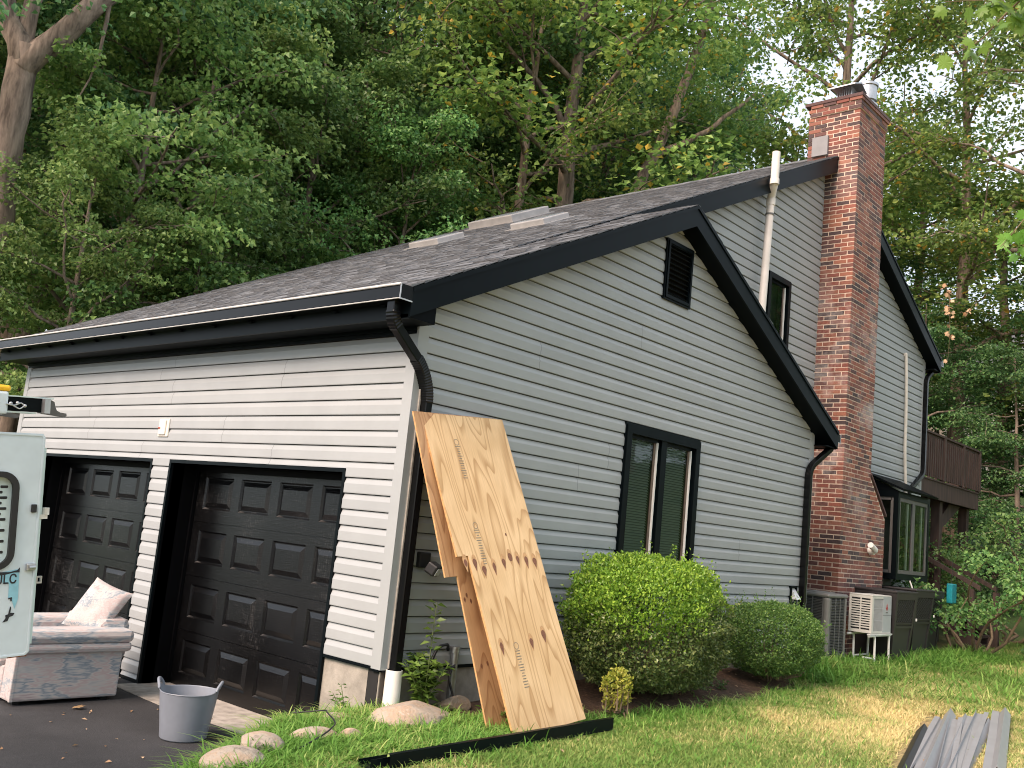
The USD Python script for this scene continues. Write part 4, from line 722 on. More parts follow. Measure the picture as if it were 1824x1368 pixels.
# rocks
def rock(name, label, c, s, seed, group=None):
    ic = trimesh.creation.icosphere(4); v = ic.vertices.copy(); rg = np.random.default_rng(seed)
    for _ in range(9):
        d = rg.normal(size=3); d /= np.linalg.norm(d); h = rg.uniform(.55, .85); pr = v @ d; v -= np.outer(np.maximum(pr - h, 0) * .85, d)
    v *= (1 + .10 * np.asarray(meshkit.fbm(v * 1.7 + seed)))[:, None]; v += v * (.03 * np.asarray(meshkit.fbm(v * 7 + seed)))[:, None]
    v = v * np.asarray(s) @ rotz(rg.uniform(-.3, .3)).T + np.asarray(c); return tag(MB().add(v, ic.faces).build(name, M['rock'], smooth=True), label, 'rock', group)
rock('boulder', 'big flat topped tan boulder beside the white drain riser', (.02, -.40, -.34), (.43, .24, .20), 3)
rock('rock', 'grey pink rock in the grass bank, left of the black cable', (-1.46, -.66, -.325), (.17, .14, .12), 5)
rock('rock', 'mostly buried grey rock lowest on the grass bank at the frame bottom', (-1.76, -.86, -.335), (.2, .15, .12), 8)
rock('rock', 'tan rock in the middle of the grass bank', (-1.0, -.58, -.315), (.16, .12, .09), 12)
rock('rock', 'small pinkish rock right of the middle bank rock', (-.80, -.68, -.305), (.085, .075, .08), 15)
rock('rock', 'flat pale rock half in the grass left of the boulder', (-.52, -.17, -.33), (.17, .11, .08), 19)
rock('rock', 'low pinkish stone at the bed edge behind the boulder', (.62, -.20, -.27), (.17, .09, .07), 23)
# cables and conduits at the wall foot
m = MB(); m.tube(rounded([(-1.32, -.86, -.26), (-1.1, -.82, -.2), (-.9, -.66, -.19), (-.86, -.5, -.16), (-.75, -.36, -.18), (-.9, -.2, -.22)], .3, 9), .005, 6); tag(m.build('cable', M['black_rubber'], smooth=True), 'thin black cable curling over the grass bank among rocks', 'cable')
m = MB(); m.tube(rounded([(.66, -.03, .12), (.63, -.06, .17), (.5, -.08, .16), (.43, -.09, .05), (.46, -.1, -.03), (.7, -.08, .0)], .07), .012, 6); m.tube(rounded([(.72, -.07, .02), (.60, -.12, -.06), (.62, -.2, -.25)], .07), .009, 6); tag(m.build('cable', M['black_rubber'], smooth=True), 'black cable looping out of the conduit behind the plywood', 'cable')
m = MB(); m.tube([(.72, -.05, .12), (.72, -.05, -.26)], .035, 12); m.tube([(.72, -.05, .1), (.72, -.05, .15)], .042, 12); tag(m.build('conduit_stub', M['steel'], smooth=40), 'grey conduit stub on the wall foot behind the plywood', 'conduit')

# siding off-cuts on the lawn, bottom right
M['strip'] = plain('grey_siding_strip', (0.27, 0.282, 0.295), 0.38, var=0.06, scale=4)
dirv = np.array([-.970, -.243]); az = math.degrees(math.atan2(dirv[1], dirv[0])); far0 = np.array([5.0, -2.36]); acr = np.array([.94, -.342]); n_st = 9
profs = [[(0, 0), (.002, .03), (.045, .028), (.05, .012), (.09, .010), (.092, -.004), (.088, -.004), (.086, .007), (.047, .009), (.043, .025), (.004, .027), (.002, 0)],
         [(0, 0), (.05, .055), (.052, .053), (.1, .0), (.097, .0), (.05, .049), (.003, 0)],
         [(0, .0), (.0, .03), (.003, .03), (.003, .004), (.07, .004), (.07, .022), (.11, .024), (.11, .021), (.073, .019), (.073, 0)]]
labs = ['leftmost grey siding strip of the pile on the lawn, next to the black corner', 'grey angled strip second from the left in the pile of siding', 'bright edged narrow strip lying askew in the pile of siding', 'deep ridged grey strip left of the widest strip in the pile', 'widest flat faced grey strip in the middle of the siding pile', 'narrow grey strip just right of the widest one in the siding pile', 'grey angle strip with a weed at its far end in the siding pile', 'broad grey strip second from the right in the siding pile', 'rightmost grey strip with a fold along it in the siding pile']
for i in range(n_st):
    t = i / (n_st - 1); fp = far0 + acr * t * .97 + dirv * [-.12, -.35, .12, -.1, .05, -.22, .25, -.3, -.2][i]
    s_ = thing('siding_strip', labs[i], 'siding strip', (fp[0], fp[1], gz(*fp) + .035 + .02 * (i % 3)), az + [0, .5, 1.6, -.2, .3, -.8, -1.6, .2, -.2][i], 'strips of siding piled on the lawn')
    pr = [(a * (1.5 if i in (4, 7) else 1.05), b * 1.3) for a, b in profs[[0, 1, 2, 1, 0, 2, 1, 0, 1][i]]]
    m = MB(); m.prism(pr, 3.6, np.array([[0, 0, 1], [-1, 0, 0], [0, 1, 0]]) if False else np.array([[0, 0, 1], [1, 0, 0], [0, 1, 0]]), (0, -.02, 0)); m.build('strip', M['strip'], s_)
bk = thing('corner_trim', 'black corner trim piece at the left side of the siding pile', 'corner trim', (4.25, -2.50, gz(4.2, -2.5) + .03), az + 1); m = MB(); m.prism([(0, 0), (.06, .07), (.065, .07), (.12, 0), (.116, 0), (.0625, .064), (.004, 0)], 3.4, np.array([[0, 0, 1], [1, 0, 0], [0, 1, 0]]), (0, -.06, 0)); m.build('angle', M['black_rubber'], bk)

# ------------------------------------------------------------------ the van at the left edge
van = UsdGeom.Xform.Define(stage, new_path('van')); Rv = roty(math.radians(-5.2)); A0 = np.array([-2.955, -.62, 1.345])
van.AddTransformOp().Set(Gf.Matrix4d(*Rv[:, 0], 0, *Rv[:, 1], 0, *Rv[:, 2], 0, *A0, 1)); van = tag(van.GetPrim(), 'white work van at the left edge with an opened rear door and roof rack', 'van')
M['van'] = plain('van_white_paint', (0.56, 0.635, 0.66), 0.35, var=0.07, scale=7, coat=0.2); M['van_inner'] = plain('van_pale_metal', (0.55, 0.66, 0.64), 0.45, var=0.08)
HD = 1.075
m = MB(); hole = Polygon([(-.72, -HD + .02), (-.69, -HD), (-.02, -HD), (0, -HD + .02), (0, -.02), (-.012, 0), (-.70, 0), (-.72, -.02)]); wy = sbox(-.60, -.615, -.15, -.23).buffer(.0); wy = sbox(-.56, -.575, -.19, -.27).buffer(.06, quad_segs=6)
m.prism(hole.difference(wy), .03, XZ, (0, -.03, 0)); m.prism(hole.buffer(-.004).difference(hole.buffer(-.012)), .004, XZ, (0, -.0335, 0))
dr = m.build('rear_door', M['van'], van)
m = MB(); m.prism(wy.buffer(.022, quad_segs=6).difference(wy.buffer(-.006, quad_segs=6)), .02, XZ, (0, -.042, 0)); m.build('window_seal', M['black_rubber'], dr)
m = MB(); m.prism(wy, .003, XZ, (0, -.012, 0)); m.build('mesh_screen', M['van_inner'], dr)
m = MB()
for i, z in enumerate(np.arange(-.60, -.24, .026)):
    for x in np.arange(-.56, -.15, .046): m.prism(sbox(-.013, -.002, .013, .002).buffer(.0045, quad_segs=3), .001, XZ, (x + (i % 2) * .023, -.0135, z))
m.build('screen_slots', M['black_rubber'], dr)
one('box', (-.05, .001, -HD + .05), (.022, .035, -.07)).build('door_flange', M['van_inner'], dr)
m = MB(); m.tube([(.045, .01, -.40), (.045, .01, -.365)], .016, 10); m.box((.012, -.002, -.42), (.05, .015, -.398)); m.build('bumper_stop', M['ivory_plastic'], dr)
m = MB(); m.rbox((-.045, -.045, -.385), (-.02, -.03, -.345), .004); m.build('door_catch', M['black_rubber'], dr); m = MB(); m.rbox((-.05, -.05, -.665), (-.005, -.031, -.63), .005); m.tube([(-.04, -.052, -.648), (-.01, -.052, -.648)], .009, 8); m.build('hinge', M['steel'], dr)
m = MB(); frame_ring(m, .02, .048, -.735, -.70, .007, -.0, .012); m.build('latch_loop', M['steel'], dr)
M['sticker'] = plain('torn_blue_sticker', (0.25, 0.5, 0.58), 0.5, var=0.12, scale=20); M['black_print'] = plain('black_print', (0.012, 0.014, 0.02), 0.5)
m = MB(); m.prism([(-.185, -.672), (-.075, -.655), (-.072, -.80), (-.085, -.845), (-.10, -.80), (-.118, -.79), (-.118, -.725), (-.15, -.715), (-.165, -.70)], .0006, XZ, (0, -.0315, 0)); m.build('sticker', M['sticker'], dr)
m = MB(); m.prism([(-.195, -.665), (-.12, -.668), (-.085, -.66), (-.074, -.648), (-.074, -.672), (-.10, -.671), (-.14, -.680), (-.18, -.682)], .0006, XZ, (0, -.0325, 0))
m.prism([(-.117, -.79), (-.10, -.788), (-.10, -.806), (-.106, -.808), (-.108, -.796), (-.117, -.797)], .0006, XZ, (0, -.0325, 0)); m.prism([(-.105, -.83), (-.10, -.838), (-.102, -.862), (-.083, -.864), (-.088, -.876), (-.106, -.882), (-.112, -.90), (-.135, -.905), (-.122, -.885), (-.125, -.872), (-.112, -.868)], .0006, XZ, (0, -.0325, 0)); m.build('sticker_scraps', M['black_print'], dr)
tmesh = meshkit.text_mesh('JLC', .044, .0006, True); v = tmesh.vertices; v = np.c_[v[:, 0], 0 * v[:, 0] - v[:, 2], v[:, 1]]; one('add', v * [.82, 1, 1] + [-.178, -.0322, -.722], tmesh.faces).build('lettering', M['black_print'], dr)
M['rust'] = plain('rust', (0.2, 0.09, 0.04), 0.9); m = MB(); m.box((-.10, -.0312, -HD - .002), (-.012, .0, -HD + .004)); m.build('rusty_edge', M['rust'], dr)
# rack: telescoping square bar, pin clip and ladder stops
m = MB(); m.box((-.9, -.04, .105), (-.035, .03, .17)); m.build('rack_bar', M['trim'], van)
m = MB(); m.box((-.9, -.045, .172), (.02, .035, .178)); m.box((-.9, -.045, .095), (-.06, .035, .102)); m.build('rack_sleeve', M['van_inner'], van)
m = MB(); m.rbox((-.9, -.055, .085), (-.195, .05, .195), .012); m.build('rack_clamp', M['van'], van)
m = MB(); m.tube(rounded([(-.21, -.06, .135), (-.17, -.06, .128), (-.14, -.06, .145), (-.125, -.06, .13), (-.145, -.06, .112), (-.18, -.06, .13)], .012), .0032, 6); 
for x, z in ((-.186, .138), (-.155, .142), (-.12, .13)): m.add(trimesh.creation.icosphere(2, radius=.0085).vertices + [x, -.055, z], trimesh.creation.icosphere(2, radius=.0085).faces)
m.build('pin_clip', M['steel'], van)
def hook(dx, dy, dz):
    q = MB(); q.prism([(-.005, .17), (.015, .168), (.03, .16), (.036, .135), (.045, .118), (.062, .11), (.092, .107), (.095, .095), (.085, .088), (-.02, .098), (-.045, .105), (-.05, .112), (-.01, .115)], .03, XZ, (dx, dy, dz)); q.build('ladder_stop', M['grey_steel'], van)
    q = MB(); q.box((-.036, -.048, .1), (-.008, .034, .172), None, (dx, dy, dz)); q.build('stop_bracket', M['steel'], van)
hook(0, -.03, 0); hook(-.13, .22, -.012)
m = MB(); m.rbox((-.9, -.05, .195), (-.185, .03, .225), .012); m.build('yellow_block', plain('yellow_plastic', (0.75, 0.42, 0.01), 0.45), van)
m = MB(); body = Polygon([(-.92, -1.32), (-.92, -.12), (-.97, .03), (-1.1, .08), (-4.5, .05), (-4.9, -.02), (-5.3, -.55), (-5.95, -.72), (-6.05, -1.1), (-6.05, -1.42), (-5.7, -1.42)]); body = body.union(sbox(-5.7, -1.45, -.95, -1.2)).difference(sbox(0, 0, 1, 1))
for cx in (-1.9, -5.1): body = body.difference(Polygon([(cx + .42 * math.cos(a), -1.5 + .42 * math.sin(a)) for a in np.linspace(0, 2 * np.pi, 25)[:-1]]))
m.prism(body.buffer(0), 1.85, XZ, (0, .02, 0)); m.build('body', M['van'], van)
for cx in (-1.9, -5.1):
    for cy in (.03, 1.62):
        q = MB(); q.lathe([(.0, 0), (.2, 0), (.2, .03), (.33, 0), (.36, .04), (.36, .2), (.33, .23), (0, .23)], 26); q = MB().add(q.arrays()[0] @ rotx(math.pi / 2).T + [cx, cy + .23, -1.66 - .0], q.arrays()[1]); q.build('wheel', M['black_rubber'], van, smooth=35)
one('rbox', (-.98, .05, -1.32), (-.85, 1.85, -1.2), .02).build('rear_bumper', M['steel'], van); m = MB(); m.box((-.935, .05, -1.05), (-.918, .17, -.6)); m.build('tail_light', plain('tail_light_red', (0.4, 0.02, 0.02), 0.2), van); one('prism', [(-4.4, -.55), (-5.2, -.6), (-4.85, -.1), (-4.4, -.08)], .01, XZ, (0, .012, 0)).build('side_window', GLASS, van)

# ------------------------------------------------------------------ plant at the chimney foot
ac = thing('condenser_unit', 'tall grey air conditioner condenser with louvred sides at the chimney foot', 'air conditioner', (7.81, -.04, gz(7.9, 0) + .0))
M['ac'] = plain('ac_grey', (0.17, 0.168, 0.155), 0.5, var=0.08); M['ac_dark'] = plain('ac_coil', (0.03, 0.03, 0.03), 0.7); M['ac_side'] = plain('ac_grille', (0.13, 0.13, 0.122), 0.5)
w = .62; h = .93
one('box', (.03, .03, .06), (w - .03, w - .03, h - .04)).build('coil', M['ac_dark'], ac)
for x, y in ((0, 0), (w, 0), (0, w), (w, w)): sx = 1 if x == 0 else -1; sy = 1 if y == 0 else -1; q = MB(); q.rbox((min(x, x + sx * .085), min(y, y + sy * .085), .05), (max(x, x + sx * .085), max(y, y + sy * .085), h - .05), .03); q.build('corner_post', M['ac'], ac)
m = MB(); m.rbox((-.008, -.008, h - .055), (w + .008, w + .008, h), .03); m.lathe([(.0, .0), (.24, 0), (.24, .012), (0, .02)], 24, (w / 2, w / 2, h)); m.build('top_cover', M['ac'], ac)
one('rbox', (.0, 0, .02), (w, w, .062), .01).build('base_pan', M['ac'], ac); one('box', (-.06, -.06, -.06), (w + .06, w + .06, .018)).build('pad', M['apron'], ac)
m = MB()
for z in np.arange(.085, h - .07, .0205): m.box((.004, .085, -.0016), (.022, w - .085, .0016), roty(.6), (0, 0, z)) ; m.box((.085, .004, -.0016), (w - .085, .022, .0016), rotx(-.6), (0, 0, z))
for q_ in np.linspace(.085, w - .085, 4): m.box((.002, q_ - .006, .07), (.012, q_ + .006, h - .06)); m.box((q_ - .006, .002, .07), (q_ + .006, .012, h - .06))
m.build('louvre_grille', M['ac_side'], ac)
ms = thing('heat_pump', 'small white heat pump unit with slotted end on a white tube stand', 'heat pump', (8.78, -.25, .19))
M['hp'] = plain('hp_white', (0.62, 0.60, 0.54), 0.45, var=0.06); M['hp_grey'] = plain('hp_grey_panel', (0.42, 0.43, 0.43), 0.45, var=0.06)
mw_, md_, mh_ = .72, .33, .5
one('box', (.02, .02, .01), (mw_ - .01, md_ - .01, mh_ - .02)).build('core', M['ac_dark'], ms)
m = MB(); m.box((0, 0, 0), (.016, .03, mh_)); m.box((0, md_ - .03, 0), (.016, md_, mh_)); m.box((0, .03, 0), (.016, md_ - .03, .03)); m.box((0, .03, mh_ - .035), (.016, md_ - .03, mh_)); m.box((0, md_ / 2 - .008, .03), (.016, md_ / 2 + .008, mh_ - .035))
for z in np.linspace(.03, mh_ - .035, 14)[1:-1]: m.box((0, .03, z - .009), (.014, md_ / 2 - .008, z + .009)); m.box((0, md_ / 2 + .008, z - .009), (.014, md_ - .03, z + .009))
m.build('slotted_end', M['hp'], ms)
m = MB(); m.rbox((0, 0, mh_), (mw_, md_, mh_ + .018), .008); m.box((.0, 0, -.012), (mw_, md_, 0)); m.build('lid', M['hp'], ms)
m = MB(); m.box((0.0165, 0, 0), (.06, .016, mh_)); m.box((.06, 0, 0), (.40, .016, .02)); m.box((.06, 0, mh_ - .03), (.40, .016, mh_)); m.build('grille_frame', M['hp'], ms)
m = MB()
for x in np.arange(.07, .40, .02): m.box((x - .003, .002, .02), (x + .003, .012, mh_ - .03))
for z in (.17, .33): m.box((.06, .004, z - .003), (.4, .009, z + .003))
m.build('coil_guard', M['hp_grey'], ms)
fp = one('box', (.40, -.001, 0), (mw_, .016, mh_)).build('control_panel', M['hp_grey'], ms); one('box', (.401, -.0025, .24), (mw_ - .001, -.001, .244)).build('panel_seam', M['ac_dark'], fp)
m = MB(); [m.prism([(x, z), (x + .018, z + .03), (x + .036, z), (x + .018, z - .03)], .002, XZ, (0, -.0032, 0)) for x, z in ((.53, .375), (.508, .335), (.552, .335))]; m.build('red_emblem', plain('red_print', (0.4, 0.04, 0.04), 0.5), fp); m = MB(); [m.box((.505 + .014 * i, -.003, .272), (.515 + .014 * i, -.001, .288)) for i in range(6)]; m.build('name_plate', M['ac'], fp)
sd = thing('unit_stand', 'white bent tube stand carrying the small heat pump', 'stand', (8.78, -.25, .19))
gzs = gz(8.9, -.3) - .19; m = MB()
for y in (0.0, md_ - .03): m.tube(rounded([(-.08, y, -.045), (.14, y, -.045), (.14, y, gzs)], .06), .017, 10); m.tube([(.14, y, -.04), (mw_, y, -.04)], .014, 8); m.tube([(mw_ - .05, y, -.04), (mw_ - .05, y, gzs)], .017, 10)
m.build('tube_frame', M['white_plastic'], sd, smooth=40); m = MB(); m.tube([(.14, 0, gzs + .13), (-.26, 0, gzs + .17)], .013, 8); m.tube([(.14, md_ - .03, gzs + .14), (mw_ - .05, md_ - .03, gzs + .14)], .013, 8); m.build('brace', M['white_plastic'], sd, smooth=40); one('box', (-.1, -.02, -.031), (mw_ + .02, .02, -.018)).build('rail', M['white_plastic'], sd)
# dark resin carts
M['bin'] = plain('dark_resin', (0.022, 0.019, 0.019), 0.5, var=0.15, scale=9); M['bin_w'] = plain('dark_resin_weave', (0.018, 0.016, 0.016), 0.6, var=0.4, scale=60, bump=0.6, bscale=180)
def bin_(x, y, lab, w=.86, d=.7, h=1.03, tp=.09):
    b = thing('storage_bin', lab, 'bin', (x, y, gz(x + .3, y) - .0), 0, 'dark resin bins beside the chimney'); T = MB()
    def P_(u, v, z): t = tp * (1 - z / h); return (u * (w - 2 * t) + t, v * (d - 2 * t) + t, z)
    V = [P_(u, v, z) for z in (0, h) for u, v in ((0, 0), (1, 0), (1, 1), (0, 1))]; T.add(V, [[0, 1, 5, 4], [1, 2, 6, 5], [2, 3, 7, 6], [3, 0, 4, 7], [0, 3, 2, 1], [4, 5, 6, 7]]); T.build('body', M['bin'], b)
    fr = MB()
    def strip(u0, u1, z0, z1, o=.014): a_ = [P_(u0, 0, z0), P_(u1, 0, z0), P_(u1, 0, z1), P_(u0, 0, z1)]; c_ = [(p[0], p[1] - o, p[2]) for p in a_]; fr.add(a_ + c_, [[4, 5, 6, 7], [0, 1, 5, 4], [1, 2, 6, 5], [2, 3, 7, 6], [3, 0, 4, 7]])
    strip(0, .09, 0, h); strip(.91, 1, 0, h); strip(.09, .91, h - .09, h); strip(.09, .91, .52, .56); strip(.09, .91, .58, .60, .018); strip(.09, .91, 0, .04); fr.build('front_frame', M['bin'], b)
    wv = MB()
    for r in range(14):
        z = .615 + r * .0232
        for c_ in range(16):
            u = .1 + .8 * (c_ + .5) / 16; o = .008 if (r + c_) % 2 else .003; p0 = P_(u - .024, 0, z); p1 = P_(u + .024, 0, z + .021); wv.box((p0[0], p0[1] - o, z), (p1[0], p0[1] + .004, z + .02))
    wv.build('woven_panel', M['bin_w'], b, kind='stuff'); one('rbox', (-.015, -.02, h), (w + .015, d + .015, h + .035), .012).build('lid', M['bin'], b); one('rbox', (w * .93, -.03, .63), (w * .96, -.012, .67), .004).build('latch', M['white_plastic'], b); return b
bin_(9.53, -.30, 'nearest dark resin bin, right of the white heat pump'); bin_(10.92, -.10, 'middle of the three dark resin bins under the bay window'); bin_(12.02, .10, 'farthest dark resin bin, next to the teal box')
m = MB(); m.tube(rounded([(11.55, .22, .93), (11.62, .15, .7), (11.6, .05, .3), (11.6, .0, .1)], .1), .013, 6); tag(m.build('hose', M['white_plastic'], smooth=True), 'thin white hose hanging down from the bay window behind the bins', 'hose')

# ------------------------------------------------------------------ deck and steps behind
dk = thing('deck', 'dark brown timber deck with slatted railing and steps at the back of the house', 'deck', (0, 0, 0))
dx0, dx1, dy0, dy1 = 13.8, 17.35, .9, 4.2
m = MB(); m.box((dx0, dy0 - .03, 2.52), (dx1 + .03, dy0 + .02, 2.86)); m.box((dx1 - .02, dy0 + .02, 2.52), (dx1 + .03, dy1, 2.86)); m.build('rim_board', M['deck'], dk)
for i, y in enumerate(np.arange(dy0 - .05, dy1, .145)): one('box', (dx0, y, 2.862), (dx1 + .06, y + .138, 2.89)).build('deck_board', M['deck'], dk)
m = MB(); m.box((dx0 - .05, dy0 - .06, 3.76), (dx1 + .06, dy0 + .07, 3.80)); m.box((dx0, dy0 - .02, 3.64), (dx1, dy0 + .02, 3.755)); m.box((dx0, dy0 - .02, 2.98), (dx1, dy0 + .02, 3.07)); m.build('rail', M['deck'], dk)
m = MB(); m.box((dx1 - .07, dy0 + .07, 3.76), (dx1 + .06, dy1, 3.80)); m.box((dx1 - .02, dy0 + .05, 3.64), (dx1 + .02, dy1, 3.755)); m.box((dx1 - .02, dy0 + .05, 2.98), (dx1 + .02, dy1, 3.07)); m.build('rail', M['deck'], dk)
for x in np.arange(dx0 + .06, dx1, .125): one('box', (x, dy0 - .055, 2.92), (x + .06, dy0 - .021, 3.70)).build('baluster', M['deck'], dk)
for y in np.arange(dy0 + .2, dy1, .16): one('box', (dx1 + .021, y, 2.92), (dx1 + .055, y + .06, 3.70)).build('baluster', M['deck'], dk)
for x, y in ((dx0 + 1.2, dy0 - .01), (dx0 + 2.4, dy0 - .01), (dx1 - .04, dy0 - .01)): one('box', (x, y - .06, 2.9), (x + .09, y + .03, 3.755)).build('rail_post', M['deck'], dk)
for x, y in ((15.32, 1.0), (17.2, 1.05), (17.2, 4.0)): one('box', (x, y, -.6), (x + .17, y + .17, 2.52)).build('support_post', M['deck'], dk)
one('prism', [(16.0, 2.52), (16.7, 2.52), (15.48, 1.95), (15.48, 2.2)], .1, XZ, (0, 1.03, 0)).build('brace', M['deck'], dk)
# lower landing and steps
one('box', (12.9, 1.0, .55), (14.6, 2.6, .62)).build('landing', M['deck'], dk)
for x in np.arange(12.75, 14.2, .14): one('box', (x, .93, .62), (x + .07, .96, 1.45)).build('baluster', M['deck'], dk)
one('box', (12.7, .9, 1.45), (14.3, 1.0, 1.5)).build('rail', M['deck'], dk); one('box', (12.7, .93, -.4), (14.4, .97, .55)).build('skirt_board', M['deck'], dk)
for i in range(4): one('box', (14.25 + .12 * i, -.05 + .02 * i, -.12 + .16 * i - .05), (15.2, .2 + .28 * i, -.12 + .16 * i)).build('step', M['deck'], dk)
for x, y, z in ((14.05, -.05, .88), (15.05, -.2, .85), (14.05, .9, 1.5), (15.1, .9, 1.5)): one('box', (x, y, gz(x, y) - .2), (x + .1, y + .1, z)).build('newel_post', M['deck'], dk)
for x in (14.06, 15.07): m = MB(); m.prism([(-.15, .86), (1.0, 1.42), (1.0, 1.5), (-.15, .94)], .09, np.array([[0, 0, 1], [1, 0, 0], [0, 1, 0]]), (x, 0, 0)); m.build('stair_rail', M['deck'], dk); m = MB(); m.prism([(-.2, -.3), (1.0, .4), (1.0, .6), (-.2, -.08)], .05, np.array([[0, 0, 1], [1, 0, 0], [0, 1, 0]]), (x, 0, 0)); m.build('stringer', M['deck'], dk)
m = MB(); m.rbox((-.12, -.05, -.2), (.12, .05, .14), .015); tb_ = thing('teal_box', 'small teal plastic box hung on the leggy shrub by the steps', 'box', (13.2, .07, .80)); m.build('shell', plain('teal_plastic', (0.01, 0.24, 0.29), 0.4, var=.2, scale=20), tb_); q = MB(); [q.lathe([(0, 0), (.022, .001), (.022, .004), (0, .004)], 12, (0, 0, 0)) for _ in range(1)]; q.tube([(0, 0, .13), (0, 0, .55)], .004, 5); q.build('hanger_wire', M['black_rubber'], tb_)

# ------------------------------------------------------------------ trees and plants
def leaves(C, D, Nn, ln, wd, fold=.22):
    """a leaf (two triangles folded on the midrib) at each centre C, along D, facing Nn"""
    D = D / np.linalg.norm(D, axis=1, keepdims=True); S_ = np.cross(D, Nn); S_ /= np.linalg.norm(S_, axis=1, keepdims=True) + 1e-9; N2 = np.cross(S_, D)
    ln = np.broadcast_to(ln, len(C))[:, None]; wd = np.broadcast_to(wd, len(C))[:, None]
    V = np.stack([C - D * ln / 2, C + S_ * wd / 2 + N2 * wd * fold - D * ln * .06, C + D * ln / 2 - N2 * wd * .12, C - S_ * wd / 2 + N2 * wd * fold - D * ln * .06], 1).reshape(-1, 3)
    i = np.arange(len(C))[:, None] * 4; return V, np.vstack([i + [0, 1, 2], i + [0, 2, 3]])
def rand_dirs(rg, n, zs=1.0): v = rg.normal(size=(n, 3)); v[:, 2] *= zs; return v / np.linalg.norm(v, axis=1, keepdims=True)
def clump_leaves(rg, centers, per, rad, flat, size, tilt=.55, droop=.35):
    """sprays of leaves: per leaves around every centre, in flattened drooping discs"""
    n = len(centers) * per; c = np.repeat(centers, per, 0); r = np.repeat(np.broadcast_to(rad, len(centers)), per) * np.sqrt(rg.random(n)); a = rg.random(n) * 2 * np.pi
    off = np.c_[r * np.cos(a), r * np.sin(a), rg.normal(size=n) * flat * r.mean() - droop * r * r / (r.max() + 1e-6)]
    D = np.c_[np.cos(a), np.sin(a), -.45 + 0 * a] + rg.normal(size=(n, 3)) * .55; N_ = np.c_[0 * a, 0 * a, 1 + 0 * a] + rg.normal(size=(n, 3)) * tilt
    ln = size * rg.uniform(.7, 1.25, n); return leaves(c + off, D, N_, ln, ln * rg.uniform(.7, .95, n))
def skeleton(rg, H, base, spread, nmain, r0, nsub=5, el=(15, 60), lean=.03, top=.95, fork=False):
    """trunk, limbs and twigs as tubes, and the points where sprays of leaves grow"""
    mb = MB(); k = 12; t = np.linspace(0, 1, k); wob = np.cumsum(rg.normal(size=(k, 2)) * lean * H / k, 0); wob[0] = 0
    tr_ = np.c_[wob, t * H * top]; rad = r0 * (1 - t * .93) ** .85 * (1 + .35 * np.exp(-t * 18)); mb.tube(tr_, rad, 9); tips = []
    for i in range(nmain):
        f = base / H + (1 - base / H) * ((i + rg.random() * .7) / nmain) ** .9; f = min(f, .97); p = np.array([np.interp(f, t, tr_[:, j]) for j in range(3)]); a = i * 2.4 + rg.normal() * .3
        env = spread * (math.sin(math.pi * (.12 + .82 * ((f - base / H) / (1 - base / H)))) ** .6) * rg.uniform(.7, 1.15); e = math.radians(rg.uniform(*el)) * (.6 + .6 * f)
        d = np.array([math.cos(a) * math.cos(e), math.sin(a) * math.cos(e), math.sin(e)]); m_ = 7; q = np.linspace(0, 1, m_)[:, None]
        pts = p + d * env * q + np.array([0, 0, -.12 * env]) * q ** 2 + np.cumsum(rg.normal(size=(m_, 3)) * .05 * env / 2, 0) * (q > 0)
        rr = np.interp(f, t, rad) * .5; mb.tube(pts, rr * (1 - .85 * q[:, 0]) + .006, 6)
        for s_ in range(nsub):
            g = .3 + .7 * (s_ + rg.random() * .8) / nsub; g = min(g, 1); b = np.array([np.interp(g, q[:, 0], pts[:, j]) for j in range(3)]); d2 = d + rg.normal(size=3) * .75; d2[2] *= .5; d2 /= np.linalg.norm(d2); l2 = env * rg.uniform(.22, .42)
            p2 = b + d2 * l2 * np.linspace(0, 1, 4)[:, None] + np.cumsum(rg.normal(size=(4, 3)) * .05 * l2, 0); mb.tube(p2, np.linspace(rr * .3 + .004, .004, 4), 4, cap=False)
            for h_ in (.45, .75, 1.0): tips.append(b + d2 * l2 * h_ + rg.normal(size=3) * .1 * l2)
    return mb, np.array(tips)
HID = '/World/Looks/Sources'
PROTO = {}
def tree_kind(key, seed, H, base, spread, nmain, r0, per, crad, flat, size, leafmat, barkmat='bark', nsub=5, el=(15, 60), tilt=.55, droop=.35, lean=.03):
    rg = np.random.default_rng(seed); tb_, tips = skeleton(rg, H, base, spread, nmain, r0, nsub, el, lean); rad = crad * rg.uniform(.6, 1.2, len(tips)); PROTO[key] = (tb_, clump_leaves(rg, tips, per, rad, flat, size, tilt, droop), M[leafmat], M[barkmat])
tree_kind('oak', 21, 19, 6.5, 5.0, 22, .34, 62, .85, .28, .15, 'leaf_dark')
tree_kind('oak2', 22, 21, 8.0, 4.6, 22, .30, 62, .85, .3, .15, 'leaf_mid', 'bark_warm')
tree_kind('maple', 23, 13, 2.2, 3.6, 26, .17, 56, .75, .16, .125, 'leaf_bright', nsub=5)
tree_kind('maple2', 24, 15, 3.0, 3.8, 28, .2, 56, .78, .18, .13, 'leaf_mid', nsub=5)
tree_kind('tall', 25, 24, 10, 5.5, 20, .36, 46, 1.0, .3, .17, 'leaf_autumn', 'bark', nsub=6)
tree_kind('tall2', 26, 22, 7, 5.0, 18, .30, 40, .9, .3, .16, 'leaf_autumn', 'bark_warm', nsub=6)
tree_kind('under', 27, 7.5, .7, 2.7, 24, .1, 60, .6, .14, .11, 'leaf_mid', nsub=4, el=(5, 45))
tree_kind('droop', 28, 10, 1.0, 3.2, 30, .14, 58, .75, .08, .10, 'leaf_dark', nsub=5, el=(-5, 25), tilt=.35, droop=.6)
_first = {}
